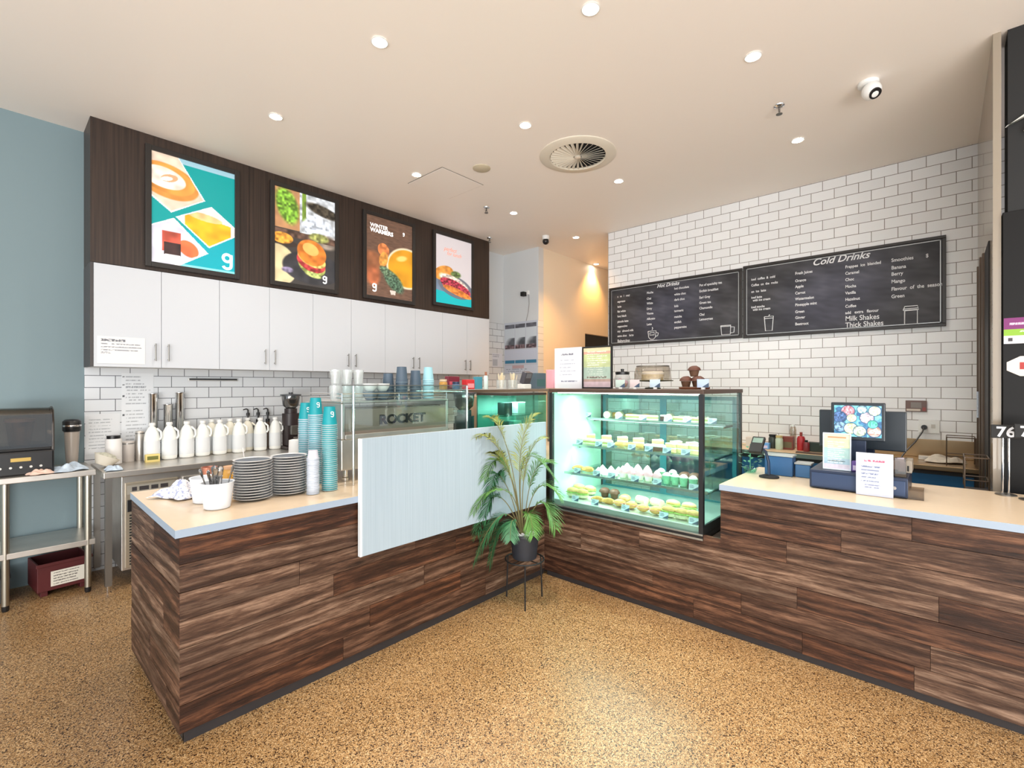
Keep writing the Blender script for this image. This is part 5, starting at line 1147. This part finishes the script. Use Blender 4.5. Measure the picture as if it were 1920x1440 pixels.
t = thing('acrylic_box', 'clear acrylic box of sachets on the right end of the cash drawer', 'box', (3.40, at_x(1676, 3.40), ZD), RZ)
g = G(); w_ = .055
g.box(-w_, w_, -.04, -.037, 0, .1); g.box(-w_, w_, .037, .04, 0, .1); g.box(-w_, -w_+.003, -.037, .037, 0, .1); g.box(w_-.003, w_, -.037, .037, 0, .1); g.box(-w_, w_, -.04, .04, 0, .003); g.obj('box', glassmat('clear_plastic', (222, 214, 204), .1), t)
g = G(); rng = random.Random(3)
for i in range(9): g.cbox((rng.uniform(-.035, .035), rng.uniform(-.02, .02), .045+.004*i), (.03, .004, .05), (rng.uniform(-.2, .2), rng.uniform(-.3, .3), rng.uniform(-.5, .5)))
o = g.obj('sachets', mat('sachet', (196, 190, 206), .6), t); o['kind'] = 'stuff'
boxy('receipt_printer', 'beige topped receipt printer at the right end of the cash drawer', 'printer', (3.62, .20, ZD), .13, .16, .07, mat('printer_beige', (150, 140, 126), .4), RZ, blackm, 'paper_slot')
x, y = onz(1716, 938, HC)
t = thing('tip_box', 'small empty clear box on the counter right of the cash drawer', 'box', (x+.04, y, HC), RZ); g = G(); g.box(-.035, .035, -.03, -.028, 0, .06); g.box(-.035, .035, .028, .03, 0, .06); g.box(-.035, -.033, -.028, .028, 0, .06); g.box(.033, .035, -.028, .028, 0, .06); g.box(-.035, .035, -.03, .03, 0, .002); g.obj('box', glassmat('clear_plastic', (222, 214, 204), .1), t)
# card terminal on a pole
x, y = onz(1438, 897, HC); t = thing('payment_terminal', 'black card terminal on a curved pole stand next to the pastry case', 'card terminal', (x+.05, y, HC), RZ)
G().lathe([(.06, 0), (.06, .008), (.03, .018), (0, .018)], 24).obj('base', blackm, t, smooth=40); G().tube([(0, 0, .015), (-.005, .01, .1), (-.02, .0, .17), (-.05, -.03, .2)], .009, 8).obj('pole', navy, t, smooth=50)
Mx = T3(-.06, -.04, .205) @ Matrix.Rotation(math.radians(40), 4, 'X')
G().box(-.04, .04, -.07, .07, 0, .025, Mx).obj('terminal', blackm, t, bevel=.006); G().box(-.03, .03, .01, .055, .0252, .0262, Mx).obj('display', mat('lcd_green', (120, 140, 130), .3), t)
# glossy leafy bunch in a glass dish
x, y = onz(1408, 890, HC); t = thing('small_plant', 'small glossy green plant in a low glass dish beside the card terminal', 'plant', (x+.09, y+.03, HC))
G().lathe([(.035, 0), (.045, .03), (.043, .03), (.03, .004), (0, .004)], 20, cap=False).obj('dish', glassmat('teal_glass', (176, 226, 216), .08), t, smooth=40)
g = G(); rng = random.Random(6)
for i in range(46):
    a = rng.uniform(0, 6.28); h = rng.uniform(.03, .2); r = .02+.035*math.sin(math.pi*h/.22); c = Vector((r*math.cos(a), r*math.sin(a), h)); d = Vector((math.cos(a), math.sin(a), rng.uniform(-.3, .6))).normalized()*.03; s_ = d.cross(Vector((0, 0, 1))).normalized()*.011
    g.poly([c, c+d*.5+s_, c+d, c+d*.5-s_])
g.tube([(0, 0, .005), (.004, 0, .2)], .003, 5); o = g.obj('leaves', mat('glossy_leaf', (84, 150, 120), .3), t)
for px, py, w_, h_, lab, c in ((1457, 893, .17, .13, 'blue plastic tub on the counter behind the card terminal', (46, 92, 140)), (1503, 897, .09, .085, 'smaller blue tub with pale rim left of the cash drawer', (60, 110, 160))):
    x, y = onz(px, py, HC); t = thing('storage_tub', lab, 'tub', (x+.08, y, HC), RZ); g = G()
    g.box(-w_/2, w_/2, -.05, .05, 0, h_); g.obj('tub', mat('tub_%d' % px, c, .4), t, bevel=.006); G().box(-w_/2-.004, w_/2+.004, -.054, .054, h_+.0005, h_+.012).obj('lid', mat('tub_rim', (170, 176, 176), .4), t, bevel=.003)
# table numbers on stands
def numstand(px, py, txt, label, x=None):
    x, y = onz(px, py, HC); t = thing('table_number', label, 'table number', (x, y, HC), RZ, 'table number stands')
    G().lathe([(.045, 0), (.045, .005), (.01, .012), (0, .012)], 24).obj('base', steel_d, t, smooth=40)
    zt_ = zz(822, x, y)-HC
    for a in (-.012, .012): G().cyl((a, 0, .01), .0045, zt_-.008, 8).obj('rod', chrome, t, smooth=40)
    p = G().box(-.06, .06, -.004, .004, zt_, zt_+.075).obj('number_plate', blackm, t, bevel=.003)
    g = G(); letters(g, txt, .078, T3(0, -.0045, zt_+.01) @ UPY, align='CENTER', bold=.002); g.obj('number', mat('number_white', (226, 230, 238), .5), p); return t
numstand(1886, 928, '76', 'black table number 76 on twin chrome rods, at the right of the counter')
numstand(1932, 938, '71', 'second black table number stand cut off by the right edge of the photo')
# ================================================================ back bench on the tiled wall
bb = thing('back_bench', 'long bench along the tiled wall behind the till', 'bench', (5.16, 2.55, 0), RZ)
Lb = 2.55-YP-.002
wood_t = mat('pale_bench_top', (214, 186, 150), .4, noise=.06)
G().box(0, 1.75, 0, .57, .862, .9).obj('worktop', wood_t, bb, bevel=.003); G().box(0, 1.75, -.004, -.0005, .86, .9).obj('worktop_edge', steel_d, bb)
G().box(1.752, Lb, -.02, .57, .862, .9).obj('sink_top', mat('bronze_steel', (176, 150, 116), .3, 1), bb, bevel=.004); G().box(1.752, Lb, .548, .569, .901, 1.06).obj('upstand', MATS['bronze_steel'], bb, bevel=.002)
G().box(1.758, 1.77, .02, .545, .901, .985).obj('drip_ledge', MATS['bronze_steel'], bb, bevel=.003)
G().box(0, Lb-.01, .06, .56, .1, .861).obj('cupboard', mat('dark_cupboard', (58, 52, 50), .5), bb)
for i in range(4): G().box(.02+i*.68, .02+i*.68+.665, .045, .059, .12, .82).obj('door', mat('blue_door', (34, 92, 138), .4), bb, bevel=.002)
# items on it
def onB(px, x=5.5): return x, at_x(px, x), .901
boxy('blue_packet', 'bright blue box with white top on the back bench', 'box', onB(1430, 5.35), .13, .06, .06, mat('sky_blue', (110, 166, 226), .5), RZ, mat('pale_lilac', (206, 196, 226), .5))
boxy('white_tub', 'low white tub at the left of the back bench items', 'tub', onB(1410, 5.45), .1, .08, .1, mat('tub_white', (216, 206, 196), .5), RZ)
jar('bench_jar', 'black lidded dark jar right of the blue box', 'jar', onB(1449, 5.45), .04, .12, mat('dark_jar', (60, 66, 60), .3), blackm)
jar('bench_jar', 'mint coloured jar beside the dark jar on the back bench', 'jar', onB(1461, 5.38), .035, .12, mat('mint_jar', (190, 206, 184), .3), mat('tan_lid2', (196, 176, 120), .4))
boxy('brown_box', 'maroon and brown box in the middle of the back bench', 'box', onB(1476, 5.45), .12, .08, .13, mat('maroon_box', (124, 60, 50), .5), RZ, mat('olive_face', (104, 94, 66), .5))
jar('clear_bottle', 'tall clear plastic bottle behind the maroon box', 'bottle', onB(1487, 5.6), .03, .22, glassmat('clear_plastic', (222, 214, 204), .1), white, .02, .5)
jar('red_bottle', 'red sauce bottle on the back bench', 'bottle', onB(1502, 5.45), .036, .14, mat('red_bottle', (176, 44, 50), .35), mat('red_cap', (150, 60, 50), .4), .04, .35)
jar('red_bottle', 'small dark red bottle just right of the taller red one', 'bottle', onB(1512, 5.4), .028, .09, mat('darkred_bottle', (120, 40, 46), .35), blackm, .02, .5)
boxy('black_box', 'flat black device left of the menu stand on the back bench', 'box', onB(1532, 5.45), .15, .08, .09, mat('dark_green_box', (40, 50, 44), .5), RZ)
o = G().box(-.12, .1, -.03, .03, 0, .012).obj('serving_board', mat('dark_board', (84, 64, 54), .5), None, bevel=.002); o.location = (5.24, at_x(1520, 5.24), .901); o.rotation_euler = (0, 0, RZ); tag(o, 'thin dark board at the front edge of the back bench', 'board')
# wall plates
def wallplate(pa, pb, pt, pb2, name, label, cat, m, th=.012):
    x = XW-.002; ya, yb = at_x(pa, x), at_x(pb, x); z1 = zz(pt, x, (ya+yb)/2); z0 = zz(pb2, x, (ya+yb)/2); t = thing(name, label, cat, (x-th, ya, z0), RZ); w, h = ya-yb, z1-z0
    G().box(0, w, 0, th, 0, h).obj('plate', m, t, bevel=.002); return t, w, h
t, w, h = wallplate(1698, 1738, 751, 772, 'switch_panel', 'small brown and grey control plate on the tiles right of the screen', 'switch', mat('plate_brown', (110, 82, 74), .4))
G().box(w*.25, w*.75, -.003, -.0002, h*.35, h*.85).obj('display', mat('plate_grey', (132, 122, 116), .4), t); G().box(w*.05, w*.7, -.002, -.0002, h*.08, h*.25).obj('label_strip', mat('plate_cream', (216, 204, 190), .5), t); G().box(w*.8, w*.95, -.003, -.0002, h*.1, h*.4).obj('button', mat('plate_red', (150, 60, 54), .4), t)
t, w, h = wallplate(1722, 1762, 788, 812, 'power_socket', 'white power socket with a black plug on the tiles above the bench', 'socket', white, .01)
G().cyl((w*.28, -.03, h*.45), .022, .028, 14, R=(-math.pi/2, 0, 0)).obj('plug', black, t, smooth=40); G().box(w*.6, w*.8, -.003, -.0002, h*.4, h*.7).obj('switch', mat('switch_grey', (200, 196, 190), .4), t)
g = G(); g.tube([(w*.28, -.032, h*.45), (w*.2, -.05, h*.1), (-.02, -.09, -.08), (-.08, -.14, -.16), (-.12, -.2, -.23)], .006, 6); g.obj('cord', black, t, smooth=50)
x, y = 5.45, at_x(1772, 5.45)
cloth('crumpled_cloth', 'crumpled whitish cloth on the steel bench beside the wire rack', 'cloth', (x, y, .902), .2, .24, .26, mat('grubby_cloth', (196, 186, 172), .9, noise=.2), 31, .05)
boxy('steel_scoop_tray', 'small shiny steel dish on the bench left of the crumpled cloth', 'dish', (5.5, at_x(1735, 5.55), .901), .09, .07, .035, steel, RZ)
def wireframe(name, label, x0, x1, y0_, y1_, z0_, z1_, z):
    t = thing(name, label, 'rack', (x0, y0_, z)); a, b, h = x1-x0, y1_-y0_, z1_-z
    r = .004
    for zl in (z0_-z, h): G().tube([(0, 0, zl), (a, 0, zl), (a, b, zl), (0, b, zl), (0, 0, zl)], r, 6).obj('wire_rail', brownm, t)
    g = G()
    for (p, q) in ((0, 0), (a, 0), (a, b), (0, b)): g.tube([(p, q, 0), (p, q, h)], r, 6)
    g.obj('wire_posts', brownm, t); return t
wireframe('wire_rack', 'slim upright wire rack at the right end of the steel bench', 5.2, 5.42, YP+.03, YP+.2, .98, 1.13, .902)
wireframe('wire_basket', 'open wire basket hanging in front of the dark cupboard, left of number 76', 4.10, 4.3, YP+.012, YP+.12, .96, 1.1, .9)
tt = [o for o in C.objects if o.name.startswith('wire_basket')][0]
g = G(); g.box(0, .2, -.01, .1, -.9, -.012); g.obj('stand', mat('dark_cupboard', (58, 52, 50), .5), tt)
# ================================================================ black fridge and bulkhead at the right edge
FY = at_x(1880, 4.0)
f_ = thing('upright_fridge', 'tall black fridge with stickers at the right edge behind the counter', 'fridge', (4.0, FY, 0), RZ)
G().box(0, .85, .03, .6, .08, 2.565).obj('body', blackm, f_, bevel=.004); G().box(.0, .85, .04, .58, 0, .079).obj('plinth', blackm, f_)
dr = G().box(.0, .85, 0, .029, .1, 2.56).obj('door', mat('fridge_black', (16, 15, 15), .5, spec=.25), f_, bevel=.003)
def art_stick(u, v):
    A = Art(u, v, (226, 222, 226)); A.put(v > .55, (126, 40, 110)); A.put((v > .3)*(v <= .56), (140, 186, 50)); A.lines(.1, .9, .68, .84, 1, (226, 200, 222), .1, 3, .5); A.lines(.3, .9, .4, .52, 1, (236, 240, 226), .1, 3, .4); A.put(A.box(.08, .16, .1, .22), (60, 56, 60)); return A.c
def stick(pa, pt, pb2, w, fn, nm, lab):
    x = 3.998; ya = at_x(pa, x); z1, z0 = zz(pt, x, ya), zz(pb2, x, ya); t = thing(nm, lab, 'sticker', (x, ya, z0), RZ); G().box(0, w, .0004, .0015, 0, z1-z0).obj('film', paper, t); raster('print', w, z1-z0, fn, print_paper, t, T3(0, 0, 0), 70, 60); return t
stick(1882, 597, 645, .22, art_stick, 'sticker', 'purple, green and white sticker on the black fridge door')
x = 3.998; ya = at_x(1884, x); zc = zz(687, x, ya); t = thing('sticker', 'white octagonal sticker with a red panel on the black fridge door', 'sticker', (x, ya, zc), RZ)
g = G(); P = [(.1+.1*math.cos(a), .062*math.sin(a)) for a in [math.pi/8+i*math.pi/4 for i in range(8)]]; g.poly([(p[0], -.0006, p[1]) for p in P]); g.obj('film', mat('sticker_white', (226, 216, 206), .5), t, solid=.0006)
G().box(.06, .14, -.0024, -.0014, -.018, .022).obj('red_panel', mat('sticker_red', (176, 50, 46), .5), t)
g = G(); g.box(0, 1.3, 0, .2, 2.566, CEIL); o = g.obj('wall_bulkhead', blackm); o.location = (4.03, at_x(1889.5, 4.03), 0); o.rotation_euler = (0, 0, RZ); struct(o)
x = 4.02; t = thing('white_sign', 'white angular sign piece on the black bulkhead at the right edge', 'sign', (x, at_x(1890, x), zz(236, x, at_x(1890, x))), RZ)
g = G(); g.prism([(-.012, -.012), (.09, .055), (.2, .08), (.2, -.06), (.09, -.065), (.062, -.055), (.084, .012), (.07, .024), (-.005, -.004)], -.001, .014, Matrix(((1, 0, 0, 0), (0, 0, 1, -.02), (0, 1, 0, 0), (0, 0, 0, 1)))); g.obj('panel', mat('sign_panel_white', (214, 214, 208), .5), t)
# ================================================================ grey nib wall: chart, cable and bracket camera
xn = 5.59
def wallprint(pa, pb, pt, pb2, name, label, cat, fn, nx, ny, xx=None):
    x = xn if xx is None else xx; ya, yb = at_x(pa, x), at_x(pb, x); ym = (ya+yb)/2; z1, z0 = zz(pt, x, ym), zz(pb2, x, ym); t = thing(name, label, cat, (x-.003, ya, z0), RZ)
    G().box(0, ya-yb, .0006, .002, 0, z1-z0).obj('sheet', paper, t); raster('print', ya-yb, z1-z0, fn, print_paper, t, T3(0, 0, 0), nx, ny); return t
def art_cal(u, v):
    A = Art(u, v, (196, 202, 214), 1.4)
    for i in range(3):
        x0 = .02+i*.325; x1 = x0+.3; A.put(A.box(x0, x1, .88, .96), (96, 98, 108), .2); A.put(A.box(x0, x1, .56, .88), (206, 214, 222)); A.put(A.box(x0, x1, .56, .7)*A.ell(x1, .6, .25, .12, .4, .6), (96, 100, 108), .3); A.put(A.box(x0, x1, .48, .56), (110, 92, 98), .5, 26)
        A.put(A.box(x0, x1, .2, .26), (60, 130, 166))
    A.put(A.box(0, 1, .26, .46), (202, 208, 224)); A.put(A.box(0, 1, 0, .16), (206, 212, 226)); A.put(A.box(.25, .6, .1, .16), (196, 170, 176)); A.lines(.05, .9, .02, .1, 2, (150, 160, 176), .4, 5, .4); return A.c
wallprint(946, 1008, 603, 700, 'wall_chart', 'blue and grey three column chart on the grey nib wall', 'poster', art_cal, 110, 130)
def art_qr(u, v):
    A = Art(u, v, (214, 218, 228)); A.lines(.05, .9, .7, .95, 2, (140, 146, 160), .4, 5, .4); A.put(A.box(.05, .5, .1, .55), (176, 184, 196)); return A.c
xa, xb = at_y(923, YW-.011), at_y(942, YW-.011); t = thing('paper_notice', 'small pale notice on the tiles right of the white cabinets', 'notice', (xa, YW-.011, zz(688, xa, YW))); G().box(0, xb-xa, .0006, .002, 0, zz(662, xa, YW)-zz(688, xa, YW)).obj('sheet', paper, t); raster('print', xb-xa, zz(662, xa, YW)-zz(688, xa, YW), art_qr, print_paper, t, T3(0, 0, 0), 40, 40)
x = 5.6; y = at_x(988, x); z = zz(552, x, y); t = thing('wall_sensor', 'small black and white boxed sensor with a trailing cable on the grey wall', 'sensor', (x, y, z), RZ)
G().box(-.05, .05, -.03, -.0005, -.01, .05).obj('bracket', white, t, bevel=.004); G().box(-.05, .02, -.1, -.031, -.035, .03).obj('body', blackm, t, bevel=.006)
G().tube([(.045, -.01, -.01), (.05, -.008, -.15), (.03, -.006, -.28), (-.01, -.006, -.41)], .006, 6).obj('cable', mat('cable_grey', (150, 150, 152), .5), t, smooth=50)
# ================================================================ palm on its wire stand
px_, py_ = 2.6, 2.232
ps_ = thing('plant_stand', 'thin black wire plant stand with three legs in the counter corner', 'plant stand', (px_, py_, 0))
g = G(); n = 40; R_ = .138; g.tube([(R_*math.cos(2*math.pi*i/n), R_*math.sin(2*math.pi*i/n), .305) for i in range(n+1)], .0055, 6); g.obj('ring', blackm, ps_, smooth=50)
g = G(); g.tube([(-.137, 0, .302), (.137, 0, .302)], .004, 6); g.tube([(0, -.137, .302), (0, .137, .302)], .004, 6); g.obj('cross_bars', blackm, ps_)
for k_ in range(3):
    a = TH+math.pi+k_*2*math.pi/3; c_, s_ = math.cos(a), math.sin(a)
    G().tube([(R_*c_, R_*s_, .305), (.15*c_, .15*s_, 0)], .0055, 8).obj('leg', blackm, ps_, smooth=50)
pz = .311
pt_ = thing('potted_palm', 'tall feathery palm in a black pot on the wire stand', 'plant', (px_, py_, pz))
G().lathe([(.078, 0), (.086, .006), (.104, .165), (.11, .168), (.11, .185), (.102, .185), (.098, .16), (0, .155)], 36, cap=False).obj('pot', mat('charcoal_pot', (40, 44, 52), .45, noise=.15, nscale=20), pt_, smooth=40)
g = G(); rng = random.Random(12)
for i in range(60):
    a = rng.uniform(0, 6.28); r = .09*math.sqrt(rng.random()); g.ball((r*math.cos(a), r*math.sin(a), .16+rng.uniform(0, .008)), rng.uniform(.008, .015), seg=6, rings=4, rough=.1)
o = g.obj('pebbles', mat('white_pebble', (206, 204, 206), .6), pt_); o['kind'] = 'stuff'
Dp = px_*ct+py_*st; rv = Vector((st, -ct, 0)); fv = Vector((ct, st, 0))
def W3(px, py, dd=0):
    D = Dp+dd; t = (px-960)/F; p = Vector((D*(ct+t*st), D*(st-t*ct), H-(py-HY)*D/F)); return p-Vector((px_, py_, pz))
leafm = []
for nm, c in (('frond_green', (92, 138, 66)), ('frond_olive', (150, 156, 78)), ('frond_deep', (56, 112, 72))):
    leafm.append(mat(nm, c, .45, noise=.25, nscale=14))
FRD = [((975, 960), (951, 815), (908, 783), -.02, 1), ((978, 960), (971, 836), (1003, 778), .05, 1), ((972, 960), (946, 832), (874, 818), -.08, 1), ((974, 960), (957, 868), (896, 846), .05, 1), ((979, 960), (981, 862), (1019, 822), -.05, 1),
       ((972, 960), (945, 872), (876, 892), .02, 0), ((972, 960), (948, 920), (868, 956), -.1, 0), ((974, 965), (940, 966), (890, 1050), -.14, 2), ((980, 960), (984, 862), (1046, 905), -.02, 0), ((980, 962), (1005, 900), (1050, 930), -.1, 0),
       ((981, 962), (1013, 942), (1041, 990), -.12, 0), ((973, 962), (936, 892), (884, 922), .06, 2), ((973, 965), (943, 985), (918, 1056), -.06, 2), ((974, 962), (930, 930), (878, 995), -.04, 2), ((981, 962), (996, 880), (1030, 868), .08, 0), ((977, 965), (990, 962), (1000, 1004), -.12, 0), ((975, 965), (962, 975), (957, 1012), -.12, 2)]
for k_, (b, m, tp, dd, mi) in enumerate(FRD):
    p0 = W3(*b); p0 = Vector((p0.x*.6, p0.y*.6, .16)); p1 = W3(*m, dd*.5); p2 = W3(*tp, dd)
    ctl = p1*2-(p0+p2)*.5 if (p1-p0).length < 2*(p2-p1).length else p1*1.5-(p0+p2)*.25
    pts = [p0*(1-s_)**2+ctl*2*s_*(1-s_)+p2*s_*s_ for s_ in [i/28 for i in range(29)]]
    g = G(); g.tube(pts, [.0042*(1-.75*i/28) for i in range(29)], 5)
    g.mi = 1; rng = random.Random(k_+50)
    tot_ = sum((pts[i+1]-pts[i]).length for i in range(28)); n_ = 46
    for i in range(n_):
        s_ = .36+.64*i/(n_-1); j = min(27, int(s_*28)); f = s_*28-j; p = pts[j].lerp(pts[j+1], f); d = (pts[j+1]-pts[j]).normalized()
        up = Vector((0, 0, 1)); sd = d.cross(up)
        if sd.length < .1: sd = rv.copy()
        sd.normalize(); nrm = sd.cross(d).normalized()
        L_ = min(.15, .3*tot_)*math.sin(math.pi*(.12+.8*(s_-.36)/.64))**.7*rng.uniform(.85, 1.1)+.012
        for sg in (-1, 1):
            dr_ = (sd*sg*.75+d*.72+nrm*.12+Vector((rng.uniform(-.12, .12), rng.uniform(-.12, .12), rng.uniform(-.1, .05)))).normalized()
            tip = p+dr_*L_+Vector((0, 0, -.22*L_)); mid = p+dr_*L_*.5+Vector((0, 0, .0)); w_ = dr_.cross(nrm).normalized()*.0036
            g.poly([p-w_*.4, mid-w_, mid+w_, p+w_*.4]); g.poly([mid-w_, tip, mid+w_])
    # keep leaflets off the counter faces
    for v in g.b.verts:
        v.co.x = min(v.co.x, 3.055-px_); v.co.y = min(v.co.y, 2.378-py_-(.0 if v.co.z+pz > .6 else -.03))
    g.norecalc = True
    g.obj('frond', [mat('stem_brown', (116, 108, 66), .6), leafm[mi]], pt_)
